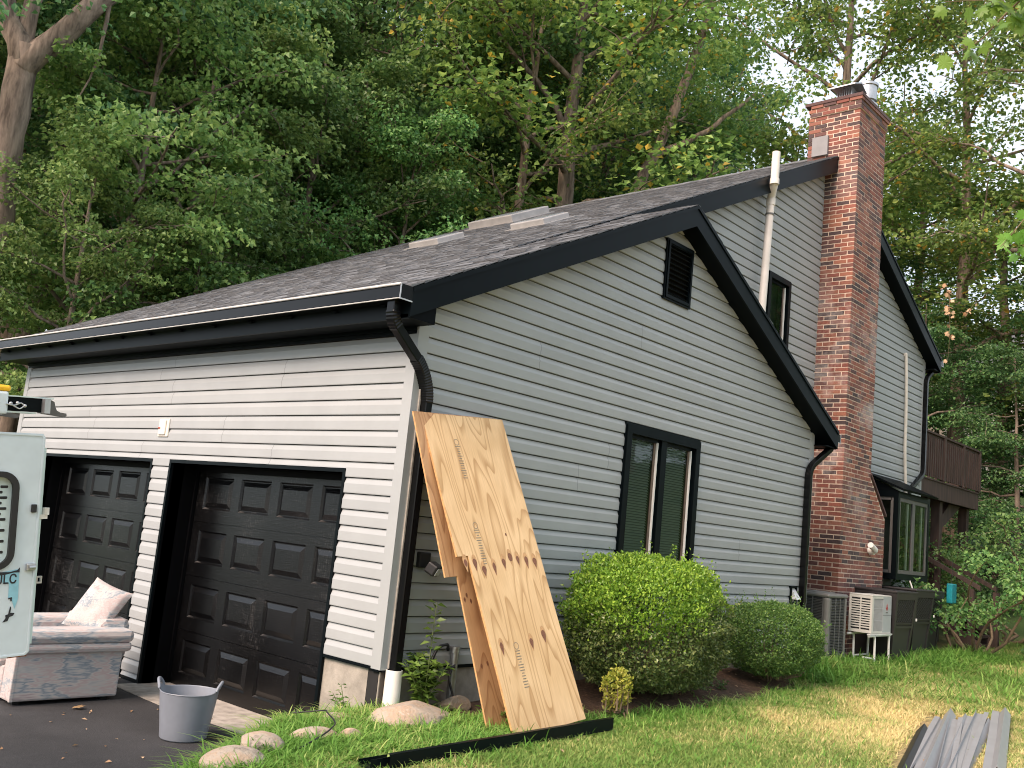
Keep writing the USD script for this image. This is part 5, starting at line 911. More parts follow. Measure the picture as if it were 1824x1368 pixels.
def tree(key, name, label, cat, x, y, sc=1.0, rz=0, group=None, sink=.1, zs=1.0):
    loc = (x, y, gz(x, y) - sink)
    if key not in _first:
        t = thing(name, label, cat, loc, rz, group, None, (sc, sc, sc * zs)); tb_, (V, F), lm, bm = PROTO[key]
        tb_.build('trunk', bm, t, smooth=True); MB().add(V, F, np.repeat(np.random.default_rng(1).random(len(V) // 4), 4)).build('crown', lm, t); _first[key] = t; return t
    src = _first[key]; r = thing(name, label, cat, loc, rz, group, None, (sc, sc, sc * zs)); r.GetReferences().AddInternalReference(src.GetPath()); r.SetInstanceable(True); return tag(r, label, cat, group)

# neighbours beyond the trees
def neighbour(name, label, x, y, rz, w, d, h, wallmat):
    t = thing(name, label, 'house', (x, y, gz(x, y) - .6), rz); m = MB(); m.prism([(0, 0), (w, 0), (w, h), (w / 2, h + w * .28), (0, h)], d, XZ, (-w / 2, -d / 2, 0)); m.build('wall', wallmat, t)
    m = MB()
    for s_ in (1, -1): m.prism([(0, h + w * .28 + .06), (s_ * (w / 2 + .4), h - .16), (s_ * (w / 2 + .4), h - .02), (0, h + w * .28 + .22)], d + .8, XZ, (0, -d / 2 - .4, 0))
    m.build('roof', M['shingle3'], t)
    for zx in ((-w * .28, 1.2), (w * .1, 1.2), (-w * .28, 4.0), (w * .1, 4.0), (w * .3, 4.0)):
        q = MB(); frame_ring(q, zx[0], zx[0] + 1.0, zx[1], zx[1] + 1.4, .09, -d / 2 - .05, -d / 2 - .005); wn = q.build('window', M['white_plastic'], t); one('box', (zx[0] + .09, -d / 2 - .02, zx[1] + .09), (zx[0] + .91, -d / 2 - .01, zx[1] + 1.31)).build('pane', M['room'], wn)
        q = MB(); q.box((-w / 2 - .05, zx[0], zx[1]), (-w / 2 - .004, zx[0] + 1.0, zx[1] + 1.4)); q.build('side_window', M['room'], t)
neighbour('neighbour_house', 'white sided house with brown roof seen through leaves at the right edge', 45.5, 5.6, 12, 9, 11, 5.6, plain('white_siding', (0.62, 0.61, 0.58), 0.6, var=.05))
neighbour('neighbour_house', 'tan house low among the trees behind the deck railing', 43, 11.0, -20, 8, 9, 3.6, plain('tan_siding', (0.42, 0.37, 0.31), 0.6, var=.05))

GW = 'trees of the wood behind the house'
def custom_tree(name, label, lines, key, at, sc, rz, keep, bark):
    t = thing(name, label, 'tree'); mb = MB()
    for pts_, r0_, r1_ in lines: q = resample(rounded(np.array(pts_, float), .5, 6), .35); q[1:-1] += np.random.default_rng(len(q)).normal(size=(len(q) - 2, 3)) * .018; mb.tube(q, np.linspace(r0_, r1_, len(q)), 12)
    mb.build('trunk', bark, t, smooth=True); V, F = PROTO[key][1]; V = (V * sc) @ rotz(math.radians(rz)).T + np.array(at); c = V.reshape(-1, 4, 3); c = c[keep(c.mean(1))]; i_ = np.arange(len(c))[:, None] * 4
    MB().add(c.reshape(-1, 3), np.vstack([i_ + [0, 1, 2], i_ + [0, 2, 3]]), np.repeat(np.random.default_rng(4).random(len(c)), 4)).build('crown', PROTO[key][2], t)
custom_tree('oak_tree', 'big thick trunked tree at the left edge behind the garage, forking near the frame top', [([(.30, 10.5, -.9), (.22, 10.45, 2.0), (.25, 10.35, 5.0), (.2, 10.25, 7.9)], .31, .22), ([(.2, 10.25, 7.6), (-.25, 10.5, 8.7), (-.7, 10.9, 11.5)], .19, .1), ([(.2, 10.25, 7.5), (.75, 9.85, 8.5), (1.5, 9.3, 9.7), (2.1, 8.8, 12.0)], .2, .09), ([(.2, 10.3, 7.8), (.25, 10.4, 10), (.2, 10.5, 14)], .14, .06), ([(1.1, 9.6, 9.0), (1.15, 9.7, 8.0), (.95, 9.8, 7.2)], .04, .01)], 'oak', (.2, 10.4, -.9), .82, 40, lambda p: (p[:, 2] > 7.0) & ((p[:, 2] > 8.3) | (np.abs(p[:, 0] - .2) > .9)), M['bark'])
custom_tree('leaning_tree', 'slender tree leaning right behind the roof ridge, left of the vent pipe', [([(15.2, 10.2, .5), (15.3, 9.9, 8.5), (15.5, 9.4, 10.2), (16.2, 9.0, 12.2), (16.6, 8.4, 14.6), (17.2, 8.0, 18)], .24, .1), ([(15.9, 9.2, 11.6), (17.2, 8.3, 12.6), (18.6, 7.6, 14.2)], .1, .04)], 'tall2', (16.6, 8.6, .8), .78, 60, lambda p: p[:, 2] > 12.2, M['bark_warm'])
tree('maple', 'maple_tree', 'bright green maple nearest the left edge, over the far end of the garage roof', 'tree', 2.6, 10.9, .86, 20)
tree('maple', 'maple_tree', 'bright green slim maple standing left of the garage roof middle, several thin stems', 'tree', 4.6, 12.4, .95, 130)
tree('maple', 'maple_tree', 'light green young maple low over the gutter at the left', 'tree', 1.3, 9.4, .55, 250)
tree('maple2', 'maple_tree', 'mid green maple rising over the middle of the garage roof', 'tree', 7.6, 12.9, .85, 75)
tree('maple2', 'maple_tree', 'mid green maple left of the pair of bare trunks', 'tree', 9.3, 11.2, .72, 200)
tree('maple', 'maple_tree', 'bright maple far left behind the thick trunked tree', 'tree', -.6, 13.6, 1.05, 310)
tree('under', 'small_tree', 'low leafy understory tree just above the roof edge at the left', 'tree', 3.4, 9.8, .85, 10)
tree('under', 'small_tree', 'low leafy understory tree above the skylights', 'tree', 7.4, 10.2, .8, 100)
tree('under', 'small_tree', 'dark understory tree by the roof ridge left of the tall trunks', 'tree', 10.6, 9.9, .8, 220)
tree('tall', 'tall_tree', 'tall tree with a pale brown trunk rising straight behind the roof ridge', 'tree', 13.25, 10.0, 1.12, 15, None, .1, .74)
tree('tall2', 'tall_tree', 'second brown trunk standing close on the left of the pale straight trunk', 'tree', 12.55, 10.6, .8, 160)
tree('tall', 'tall_tree', 'tall yellow flecked tree whose limbs spread above the chimney', 'tree', 22.2, 6.1, .92, 100)
tree('tall2', 'tall_tree', 'open crowned tree right of the chimney with sky showing through', 'tree', 22.5, 3.0, .86, 290)
tree('tall', 'tall_tree', 'tall thin leaved tree at the right edge of the frame', 'tree', 20.6, .2, .74, 210)
tree('tall2', 'tall_tree', 'broad leafy tree filling the view right of the chimney above the deck', 'tree', 25.5, 5.2, 1.0, 30, None, .1, .62)
tree('tall2', 'tall_tree', 'leafy tree with low branches at the right edge below the treetops', 'tree', 24.2, 2.2, 1.0, 200, None, .1, .52)
tree('maple2', 'small_tree', 'mid green round maple between chimney and the right frame edge', 'tree', 27.5, 6.5, .9, 20)
tree('droop', 'small_tree', 'dark layered tree at the right edge in front of the white house', 'tree', 24.0, .9, .95, 310)
tree('droop', 'small_tree', 'drooping layered dark tree behind the deck railing', 'tree', 20.3, 3.2, .82, 30)
tree('droop', 'small_tree', 'drooping layered tree at the right edge, beside the steps', 'tree', 20.6, .9, .66, 140)
tree('droop', 'small_tree', 'drooping dark tree rising between chimney and deck', 'tree', 23.5, 6.6, 1.0, 250)
tree('under', 'small_tree', 'small leafy tree on the bright slope under the deck', 'tree', 26.0, 4.6, .8, 70)
rgw = np.random.default_rng(77)
wood = []
for u_, d_ in ((-250, 22), (-120, 26), (-20, 25), (70, 24), (150, 27), (240, 23), (330, 26), (420, 25), (500, 28), (590, 26), (680, 27), (760, 29), (850, 28), (940, 30), (1060, 31), (1180, 34), (-60, 33), (190, 34), (390, 34), (560, 35), (730, 36), (880, 38), (1010, 40), (1130, 42)):
    r = RIGHT * (u_ - 912) / 1719.48 + FWD; r = r[:2] / np.linalg.norm(r[:2]); wood.append(CAM[:2] + r * d_ + rgw.normal(size=2) * .5)
kinds = ['oak', 'oak2', 'maple2', 'oak', 'oak2']
labs_w = {'oak': 'dark green forest tree among the wood behind the house', 'oak2': 'mid green forest tree with bare lower trunk in the wood behind the house', 'maple2': 'full crowned maple deep in the wood behind the house'}
for i, (x, y) in enumerate(wood):
    k = kinds[i % 5]; tree(k, 'forest_tree', labs_w[k], 'tree', x, y, rgw.uniform(.8, 1.05), rgw.uniform(0, 360), GW + (', dark' if k == 'oak' else ', pale trunked' if k == 'oak2' else ', full crowned'))

# the surrounding wood that reads as one mass, beyond the nearer trees and on the far side of the street
wd = UsdGeom.Xform.Define(stage, new_path('surrounding_wood')); tag(wd.GetPrim(), 'far off green wood closing the view between the nearer trunks', 'wood', None, 'stuff')
pts = []
for u_ in np.linspace(-500, 1240, 36):
    for d_ in (46, 58):
        r = RIGHT * (u_ + rgw.normal() * 20 - 912) / 1719.48 + FWD; r = r[:2] / np.linalg.norm(r[:2]); pts.append((*(CAM[:2] + r * (d_ + rgw.normal() * 2)), rgw.uniform(.75, 1.05)))
for x in np.linspace(-26, 44, 24): pts.append((x + rgw.normal(), -20 - rgw.random() * 7 - .1 * abs(x - 8), rgw.uniform(.42, .62)))
for x in np.linspace(20, 60, 12): pts.append((x, -8 - .35 * (x - 20) + rgw.normal() * 1.5, rgw.uniform(.45, .6)))
for key, nm in ((0, 'crown'), (1, 'trunk')):
    pi = UsdGeom.PointInstancer.Define(stage, P(wd.GetPrim()) + '/' + nm); tb_, (V, F), lm, bm = PROTO['oak2']
    if nm == 'crown':
        sel = np.random.default_rng(3).random(len(V) // 4) < .6; V4 = V.reshape(-1, 4, 3)[sel]; c4 = V4.mean(1, keepdims=True); V4 = c4 + (V4 - c4) * 1.35; n4 = len(V4); low = V4.copy(); low[..., 2] *= .45; V4 = np.vstack([V4, low[::2]]); i4 = np.arange(len(V4))[:, None] * 4
        pr = usdkit.mesh(stage, P(pi.GetPrim()) + '/source', (V4.reshape(-1, 3), np.vstack([i4 + [0, 1, 2], i4 + [0, 2, 3]])), M['leaf_dark']); put_rnd(pr, np.repeat(np.random.default_rng(2).random(len(V4)), 4))
    else: pr = usdkit.mesh(stage, P(pi.GetPrim()) + '/source', tb_.arrays(), bm)
    pi.CreatePrototypesRel().SetTargets([pr.GetPath()]); n_p = len(pts); a_ = np.random.default_rng(9).uniform(0, 2 * np.pi, n_p)
    pi.CreateProtoIndicesAttr(Vt.IntArray([0] * n_p)); pi.CreatePositionsAttr(Vt.Vec3fArray([Gf.Vec3f(float(x), float(y), gz(x, y) - .2) for x, y, s_ in pts])); pi.CreateScalesAttr(Vt.Vec3fArray([Gf.Vec3f(s_, s_, s_) for *_, s_ in pts])); pi.CreateOrientationsAttr(Vt.QuathArray([Gf.Quath(math.cos(t / 2), 0, 0, math.sin(t / 2)) for t in a_]))

# clipped shrubs against the garage wall
def shrub(name, label, c, rad, n, top_mat, low_mat, seed, zmin, boxy=2.6, twigs=60, lobes=.16, size=.024, lean=(0, 0)):
    rg = np.random.default_rng(seed); d = rand_dirs(rg, int(n * 1.5)); t = thing(name, label, 'shrub', (c[0], c[1], zmin))
    sup = (np.abs(d) ** boxy).sum(1) ** (-1 / boxy); nz_ = np.asarray(meshkit.fbm(d * 2.1 + seed)) - .5; nz2 = np.asarray(meshkit.fbm(d * 6.5 + seed * 2)) - .5
    depth = rg.random(len(d)) ** 1.5 * .5; rr = sup * (1 + lobes * 1.6 * nz_ + .24 * nz2) - depth * .55; p = d * rr[:, None] * rad; p[:, 2] += c[2] - zmin; p[:, 0] += lean[0] * (p[:, 2] - (c[2] - zmin)); p[:, 1] += lean[1] * (p[:, 2] - (c[2] - zmin))
    thin = (np.asarray(meshkit.fbm(d * 3.2 + 40 + seed)) < .42) & (rg.random(len(d)) < .4) & (d[:, 2] < .35); ok = (p[:, 2] > .03) & ~thin & (p[:, 1] + c[1] < -.015); p, d = p[ok][:n], d[ok][:n]
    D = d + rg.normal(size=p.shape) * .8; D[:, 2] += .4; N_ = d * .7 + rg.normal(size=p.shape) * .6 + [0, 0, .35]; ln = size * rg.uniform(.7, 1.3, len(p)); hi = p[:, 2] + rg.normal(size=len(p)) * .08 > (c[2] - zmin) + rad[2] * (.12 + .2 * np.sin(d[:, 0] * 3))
    if n > 10000:                                                   # stray shoots break the clipped outline
        k2 = n // 26; b0 = rg.choice(len(p), k2 // 9); q_ = np.repeat(p[b0], 9, 0) + np.repeat(d[b0] + [0, 0, .5], 9, 0) * np.tile(np.linspace(0, .10, 9), len(b0))[:, None] + rg.normal(size=(len(b0) * 9, 3)) * .008
        p = np.vstack([p, q_]); D = np.vstack([D, rg.normal(size=q_.shape) + [0, 0, .5]]); N_ = np.vstack([N_, rg.normal(size=q_.shape) + [0, -.4, .6]]); ln = np.r_[ln, size * rg.uniform(.8, 1.4, len(q_))]; hi = np.r_[hi, np.repeat(hi[b0], 9)]
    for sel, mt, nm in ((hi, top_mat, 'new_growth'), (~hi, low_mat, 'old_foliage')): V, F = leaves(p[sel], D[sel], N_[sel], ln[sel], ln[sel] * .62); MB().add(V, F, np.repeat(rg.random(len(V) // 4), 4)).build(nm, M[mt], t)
    tw = MB()
    for i in range(twigs):
        e = rand_dirs(rg, 1)[0]; e[2] = abs(e[2]) * .6 - .1; tip = e * np.array(rad) * rg.uniform(.8, 1.02) + [0, 0, c[2] - zmin]; tip[1] = min(tip[1], -c[1] - .03); b0 = np.array([e[0] * .12, e[1] * .08, .02]); mid = (b0 + tip) / 2 + [0, 0, -.08] + rg.normal(size=3) * .04; tw.tube(np.array([b0, mid, tip]), [.011, .007, .003], 4, cap=False)
    tw.build('stems', M['twig'], t); return t
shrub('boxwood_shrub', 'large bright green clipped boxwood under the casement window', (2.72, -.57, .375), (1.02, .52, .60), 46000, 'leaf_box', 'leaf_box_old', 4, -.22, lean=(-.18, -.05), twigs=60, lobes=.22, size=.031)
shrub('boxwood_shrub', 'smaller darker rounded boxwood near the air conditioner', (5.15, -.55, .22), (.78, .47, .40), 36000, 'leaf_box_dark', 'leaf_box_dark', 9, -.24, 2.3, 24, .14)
shrub('yellow_sprig', 'small yellow green sprig at the foot of the large boxwood', (1.80, -.88, -.09), (.15, .11, .16), 800, 'leaf_yellow', 'leaf_yellow', 12, -.28, 2.0, 14, .5, .034)
def weed(name, label, c, H, n_st, spread, lsize, mt, seed, tall=0.0):
    rg = np.random.default_rng(seed); t = thing(name, label, 'plant', c); sm = MB(); C_, D_, N_ = [], [], []
    for i in range(n_st):
        a = rg.uniform(0, 2 * np.pi); h = H * rg.uniform(.45, .8) if i or not tall else H + tall; tipv = np.array([math.cos(a) * spread * rg.uniform(.3, 1), math.sin(a) * spread * rg.uniform(.3, 1), h]) * ([1, 1, 1] if i or not tall else [.15, .15, 1]); q = np.linspace(0, 1, 8)[:, None]; pts_ = tipv * q * [1, 1, 1] + np.array([0, 0, .12 * h]) * (q - q * q) * 2; sm.tube(pts_, np.linspace(.005, .002, 8), 5, cap=False)
        k_ = int(10 + h * 34)
        for j in range(k_):
            g = .15 + .85 * (j + .5) / k_; p = np.array([np.interp(g, q[:, 0], pts_[:, w_]) for w_ in range(3)]); b = a + j * 2.4 + rg.normal() * .3; dd = np.array([math.cos(b), math.sin(b), .15 + rg.normal() * .25]); C_.append(p + dd * lsize * .6); D_.append(dd); N_.append(np.array([0, 0, 1]) + rg.normal(size=3) * .35)
    ls = lsize * rg.uniform(.6, 1.2, len(C_)); V, F = leaves(np.array(C_), np.array(D_), np.array(N_), ls, ls * .55); sm.build('stem', M['twig'] if mt != 'leaf_weed' else M['green_stem'], t); MB().add(V, F, np.repeat(rg.random(len(V) // 4), 4)).build('foliage', M[mt], t); return t
M['green_stem'] = plain('green_stem', (0.12, 0.16, 0.05), 0.6)
weed('leafy_plant', 'leafy green plant with one tall shoot between downspout and plywood', (.30, -.19, -.27), .5, 15, .24, .085, 'leaf_weed', 31, .28)
weed('leafy_plant', 'thin weed against the bare concrete foundation at the right garage door', (-.16, .12, -.46), .42, 3, .16, .05, 'leaf_weed', 33)
weed('leafy_plant', 'low dark weed between the two boxwoods', (4.0, -.62, -.28), .2, 5, .18, .045, 'leaf_box_dark', 35)
weed('leafy_plant', 'broad tuft of weeds right of the boulder', (.62, -.75, -.33), .26, 9, .26, .06, 'leaf_weed', 37)
def leggy(name, label, x, y, seed, H, sc):
    rg = np.random.default_rng(seed); t = thing(name, label, 'shrub', (x, y, gz(x, y) - .05)); mb = MB(); tips = []
    for i in range(7):
        a = rg.uniform(0, 2 * np.pi); L_ = H * rg.uniform(.7, 1.1); q = np.linspace(0, 1, 9)[:, None]; d = np.array([math.cos(a) * .55, math.sin(a) * .55, .8]); pts_ = d * L_ * q + np.cumsum(rg.normal(size=(9, 3)) * .07 * sc, 0) * (q > 0) + np.array([math.cos(a), math.sin(a), 0]) * .3 * L_ * q ** 2; mb.tube(pts_, np.linspace(.032, .008, 9) * sc, 6)
        for j in range(5):
            g = rg.uniform(.4, 1); p = np.array([np.interp(g, q[:, 0], pts_[:, w_]) for w_ in range(3)]); d2 = d * .5 + rg.normal(size=3) * .5; p2 = p + d2 * L_ * .3 * np.linspace(0, 1, 4)[:, None]; mb.tube(p2, np.linspace(.01, .004, 4), 4, cap=False); tips += [p2[2], p2[3], p2[3] + rg.normal(size=3) * .1]
    V, F = clump_leaves(rg, np.array(tips), 40, .3 * sc, .3, .075, .5, .3); mb.build('stems', M['twig'], t, smooth=True); MB().add(V, F, np.repeat(rg.random(len(V) // 4), 4)).build('foliage', M['leaf_mid'], t)
leggy('leggy_shrub', 'leggy shrub with bare twisting stems in front of the wooden steps', 13.45, -.25, 41, 2.1, 1.0)
leggy('leggy_shrub', 'leggy bare stemmed shrub at the right edge beyond the steps', 16.4, -1.0, 43, 2.7, 1.1)
leggy('leggy_shrub', 'crooked shrub under the deck corner', 16.9, .2, 47, 2.6, 1.2)

# near maple twig with broad leaves, top right
def lobed(rg, c, D, Nn, s_):
    D = D / np.linalg.norm(D); S_ = np.cross(D, Nn); S_ /= np.linalg.norm(S_); N2 = np.cross(S_, D)
    o = [(0, -.42), (.10, -.36), (.36, -.42), (.30, -.26), (.52, -.12), (.40, -.02), (.56, .22), (.36, .18), (.24, .12), (.22, .30), (.12, .30), (0, .58)]; o = o + [(-a, b) for a, b in o[-2:0:-1]]; o = np.array(o); z = -.18 * (np.abs(o[:, 0]) ** 1.3) * .6 + rg.normal() * .02 - .12 * o[:, 1] ** 2
    V = c + s_ * (o[:, :1] * S_ + o[:, 1:] * D + z[:, None] * N2); V = np.vstack([V, [c]]); k_ = len(o); return V, np.array([[i, (i + 1) % k_, k_] for i in range(k_)])
M['leaf_near'] = leaf('leaf_near', [(0, (0.14, 0.3, 0.045)), (1, (0.24, 0.42, 0.075))], .45, .4, .05)
def hanging(name, label, at, spec, s_, seed, mt='leaf_near', cat='branch'):
    rg = np.random.default_rng(seed); t = thing(name, label, cat, at); tw, lf = MB(), MB()
    for pts_, n_l in spec:
        pts_ = rounded(np.array(pts_, float), .05, 5); tw.tube(pts_, np.linspace(.006, .002, len(pts_)), 5, cap=False); q = np.linspace(0, 1, len(pts_))
        for j in range(n_l):
            g = (j + .6) / n_l; p = np.array([np.interp(g, q, pts_[:, w_]) for w_ in range(3)]); D = np.array([rg.normal() * .6, rg.normal() * .6, -.5]) ; c = p + D / np.linalg.norm(D) * s_ * .75; V, F = lobed(rg, c, D, np.array([-.75 + rg.normal() * .6, -.7 + rg.normal() * .6, .55 + rg.normal() * .3]), s_ * rg.uniform(.7, 1.15)); lf.add(V, F); tw.tube(np.array([p, c - D / np.linalg.norm(D) * s_ * .4]), .0015, 4, cap=False)
    tw.build('twig', M['twig'], t); lf.build('leaf_spray', M[mt], t, kind='stuff')
def at_px(u, v, d): return CAM + (RIGHT * (u - 912) / 1719.48 - UP * (v - 684) / 1719.48 + FWD) * d
R3 = lambda a, b, c: RIGHT * a + UP * b + FWD * c
hanging('maple_branch', 'near maple branch with broad green leaves hanging into the top right corner', at_px(1815, 14, 4.6), [([R3(.2, .3, .1), R3(.05, .1, 0), R3(-.15, .0, -.1), R3(-.42, -.03, -.15)], 28), ([R3(.1, .12, 0), R3(0, .02, .12), R3(-.1, -.10, .2), R3(-.22, -.14, .25)], 14), ([R3(.15, .1, .1), R3(.12, -.02, .1), R3(.1, -.12, .1)], 9)], .085, 51)
hanging('maple_branch', 'yellow green leaf spray hanging at the right edge below the treetops', at_px(1815, 395, 6.2), [([R3(.25, .35, 0), R3(.1, .1, 0), R3(-.02, -.05, 0), R3(-.12, -.16, 0)], 18), ([R3(.1, .1, 0), R3(.08, -.1, .05), R3(.03, -.25, .1)], 12)], .085, 53)
hanging('dead_branch', 'strand of dead tan leaves dangling right of the house eave', at_px(1692, 540, 15.5), [([R3(-.18, .32, 0), R3(-.02, .2, 0), R3(0, -.1, 0), R3(.0, -.5, 0), R3(-.04, -.98, 0)], 34), ([R3(.3, -.2, .1), R3(.38, -.08, .1), R3(.48, .06, .1)], 5)], .075, 55, 'leaf_tan')
rg_ = np.random.default_rng(61); V, F = lobed(rg_, np.array([-1.0, 2.55, DRIVE + .03]), np.array([.6, .4, .1]), np.array([0, .2, 1.0]), .10); tag(MB().add(V, F).build('dead_leaf', M['leaf_tan']), 'curled tan dead leaf on the asphalt before the armchair', 'leaf')

rg = np.random.default_rng(65); c = np.vstack([np.c_[rg.uniform(-2.4, -.1, 40), rg.uniform(.9, 2.6, 40)], np.c_[rg.uniform(.6, 6.5, 90), rg.uniform(-1.0, -.1, 90)], np.c_[rg.uniform(0, 9, 60), rg.uniform(-4, -1, 60)]]); c = np.c_[c, np.where((c[:, 0] < 0) & (c[:, 1] > .85), DRIVE + .012, ground(c[:, 0], c[:, 1]) + .035)]
V, F = leaves(c, rand_dirs(rg, len(c), .15), rand_dirs(rg, len(c), .3) * .4 + [0, 0, 1.0], rg.uniform(.015, .05, len(c)), rg.uniform(.01, .035, len(c))); tag(MB().add(V, F, np.repeat(rg.random(len(c)), 4)).build('leaf_litter', M['leaf_tan']), 'scattered bits of dead leaf on asphalt, mulch and lawn', 'leaf litter', None, 'stuff')
# ground cover by the steps and the grass
rg = np.random.default_rng(71); c = np.c_[rg.uniform(14.6, 21, 900), rg.uniform(-4.5, -.9, 900), np.zeros(900)]; c = c[(c[:, 1] > -1.6 - .35 * (c[:, 0] - 14.6) * 0 - (c[:, 0] > 17) * 3)]; c[:, 2] = ground(c[:, 0], c[:, 1]) + .1
V, F = clump_leaves(rg, c, 26, .32, .25, .085, .4, .2); tag(MB().add(V, F, np.repeat(rg.random(len(V) // 4), 4)).build('ivy', M['leaf_dark']), 'dark ivy ground cover beside the steps', 'ground cover', None, 'stuff')
def grass_mat(name, g0, g1, straw, bias):
    nodes = {'g': ('geometry', {}), 'n': ('noise_texture', {'scale': 0.75, 'detail': 6.0, 'roughness': 0.62}), 'm1': ('mapping', {'scale': (.33, .5, .5), 'location': (-.33 * 4.6, .5 * 2.35, 0)}), 's1': ('gradient_texture', {'gradient_type': 'spherical'}), 'k1': ('math', {'math_type': 'multiply_add', 'value2': 0.34, 'value3': bias}),
             'ra': ('attribute', {'attribute': 'rnd'}), 'rp': ('math', {'math_type': 'multiply_add', 'value2': 0.34, 'value3': -0.17}), 'a': ('math', {'math_type': 'add'}), 'a2': ('math', {'math_type': 'add'}), 'r': ('rgb_ramp', {'ramp': [(0.38, g0), (0.5, g1), (0.6, straw), (0.8, tuple(np.array(straw) * 1.25))]}),
             'p': ('principled_bsdf', {'roughness': 0.6, 'specular_ior_level': 0.3}), 't': ('translucent_bsdf', {}), 'mc': ('mix_closure', {'fac': 0.3})}
    return mat(name, nodes, [('g.position', 'n.vector'), ('g.position', 'm1.vector'), ('m1.vector', 's1.vector'), ('s1.fac', 'k1.value1'), ('n.fac', 'a.value1'), ('k1.value', 'a.value2'), ('ra.fac', 'rp.value1'), ('a.value', 'a2.value1'), ('rp.value', 'a2.value2'), ('a2.value', 'r.fac'), ('r.color', 'p.base_color'), ('r.color', 't.color'), ('p.BSDF', 'mc.closure1'), ('t.BSDF', 'mc.closure2')], surface='mc.closure')
M['grass'] = grass_mat('lawn_grass', (0.17, 0.27, 0.06), (0.36, 0.41, 0.125), (0.62, 0.52, 0.25), -.066)
M['grass_lush'] = grass_mat('lush_grass', (0.13, 0.28, 0.045), (0.22, 0.38, 0.075), (0.4, 0.46, 0.15), -.15)
def tuft(rg, n, h, wd, spread, bend):
    m = MB()
    for i in range(n):
        a = rg.uniform(0, 2 * np.pi); r = spread * math.sqrt(rg.random()); b = np.array([r * math.cos(a), r * math.sin(a), -.01]); hh = h * rg.uniform(.5, 1.2); az_ = rg.uniform(0, 2 * np.pi); d = np.array([math.cos(az_), math.sin(az_), 0]); s_ = np.array([-d[1], d[0], 0]); bd_ = bend * rg.uniform(.3, 1.4); V = []
        for t, w_ in ((0, 1), (.45, .9), (.8, .6), (1.0, .08)): p = b + np.array([0, 0, hh * (t - .35 * bd_ * t * t)]) + d * hh * bd_ * t * t; V += [p - s_ * wd * w_ / 2, p + s_ * wd * w_ / 2]
        m.add(V, [[0, 1, 3], [0, 3, 2], [2, 3, 5], [2, 5, 4], [4, 5, 7], [4, 7, 6]])
    return m
def field(name, label, protos, mt, pts_, sc, seed):
    x = UsdGeom.PointInstancer.Define(stage, new_path(name)); rg = np.random.default_rng(seed); tg = []
    for i, pr in enumerate(protos): bm_ = usdkit.mesh(stage, P(x.GetPrim()) + '/blades_%03d' % i, pr.arrays(), M[mt]); put_rnd(bm_, np.concatenate(pr.r)); tg.append(bm_.GetPath())
    x.CreatePrototypesRel().SetTargets(tg); n = len(pts_); a = rg.uniform(0, 2 * np.pi, n); x.CreateProtoIndicesAttr(Vt.IntArray.FromNumpy(rg.integers(0, len(tg), n).astype(np.int32)))
    z = ground(pts_[:, 0], pts_[:, 1]); x.CreatePositionsAttr(Vt.Vec3fArray.FromNumpy(np.c_[pts_, z].astype(np.float32))); s_ = (sc * rg.uniform(.65, 1.3, n))[:, None] * np.ones(3); x.CreateScalesAttr(Vt.Vec3fArray.FromNumpy(s_.astype(np.float32)))
    x.CreateOrientationsAttr(Vt.QuathArray([Gf.Quath(float(math.cos(t / 2)), 0, 0, float(math.sin(t / 2))) for t in a])); tag(x.GetPrim(), label, 'grass', None, 'stuff')
rg = np.random.default_rng(81); Pq = np.c_[rg.uniform(-3.2, 17, 420000), rg.uniform(-6, 1.2, 420000)]
dist = np.linalg.norm(Pq - CAM[:2], axis=1); px_ = np.c_[Pq, ground(Pq[:, 0], Pq[:, 1])] - CAM; fw_ = px_ @ FWD; uu = (px_ @ RIGHT) / fw_ * 1719.48 + 912; vv = 684 - (px_ @ UP) / fw_ * 1719.48
bedline = np.where((Pq[:, 0] > .4) & (Pq[:, 0] < 6.9), np.vectorize(yy)(Pq[:, 0]), 9)
edge_ = lawn_edge(Pq[:, 0])
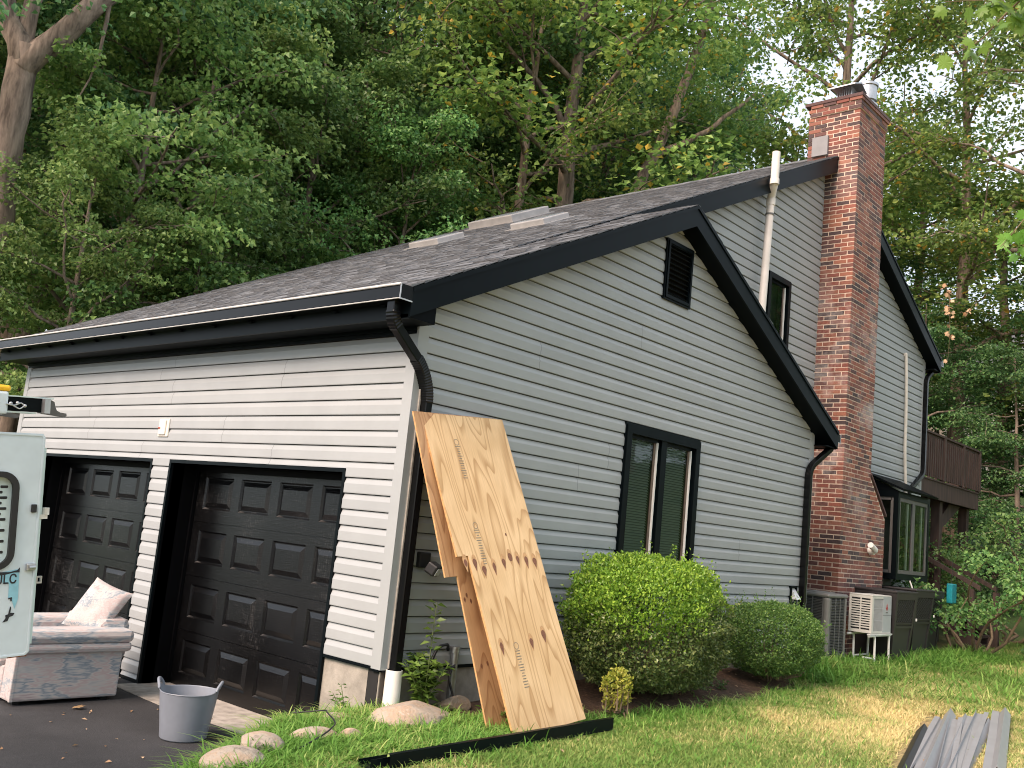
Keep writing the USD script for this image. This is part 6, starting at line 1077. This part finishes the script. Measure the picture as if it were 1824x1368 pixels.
keep = (fw_ > 1) & (uu > -120) & (uu < 1950) & (vv < 1520) & np.where(Pq[:, 0] < 0.0, Pq[:, 1] < edge_ - .1 + .09 * rg.random(len(Pq)), Pq[:, 1] < -.04) & (Pq[:, 1] < bedline + rg.normal(size=len(Pq)) * .06) & ~((Pq[:, 0] > 7.1) & (Pq[:, 1] > .8)) 
dens = np.clip(1.15 * (6.5 / dist) ** 1.15, .18, 1.0); keep &= rg.random(len(Pq)) < dens; Pk = Pq[keep]; dk_ = dist[keep]
nl = rg.normal(size=len(Pk)) * .22; lush = ((Pk[:, 0] < .6 + nl) & (Pk[:, 1] > -1.15 + nl)) | ((Pk[:, 0] > 6.6) & (Pk[:, 1] > -.62 + .12 * np.sin(Pk[:, 0] * 3) + nl) & (Pk[:, 0] < 14)) | (rg.random(len(Pk)) < .05) | ((Pk[:, 0] > .8) & (Pk[:, 0] < 6.8) & (Pk[:, 1] > np.vectorize(yy)(Pk[:, 0]) - .22 + nl * .8))
pile = np.abs((Pk - np.array([3.9, -2.75])) @ np.array([.243, -.970])) < .30; pile &= np.abs((Pk - np.array([3.9, -2.75])) @ np.array([.970, .243])) < 1.75; ok_ = ~pile; Pk, dk_, lush = Pk[ok_], dk_[ok_], lush[ok_]
print('grass', len(Pk), lush.sum())
rt = np.random.default_rng(91)
field('lawn_grass', 'short lawn grass with yellow dry patches across the yard', [tuft(rt, 11, .062, .0062, .075, 1.3) for _ in range(8)], 'grass', Pk[~lush], 1.0 + .03 * np.clip(dk_[~lush] - 7, 0, 12), 1)
ls_ = Pk[lush]; ls_ = ls_[rt.random(len(ls_)) < .6]
field('lush_grass', 'longer lush green grass on the bank and around the units', [tuft(rt, n_, h_, w_, .08, 1.2) for n_, h_, w_ in ((14, .075, .008), (10, .10, .0075), (18, .055, .009), (9, .115, .006), (12, .07, .012), (18, .045, .008))], 'grass_lush', ls_, np.where(ls_[:, 0] > 6, 1.9, 1.05) * (.75 + .5 * rt.random(len(ls_))), 2)
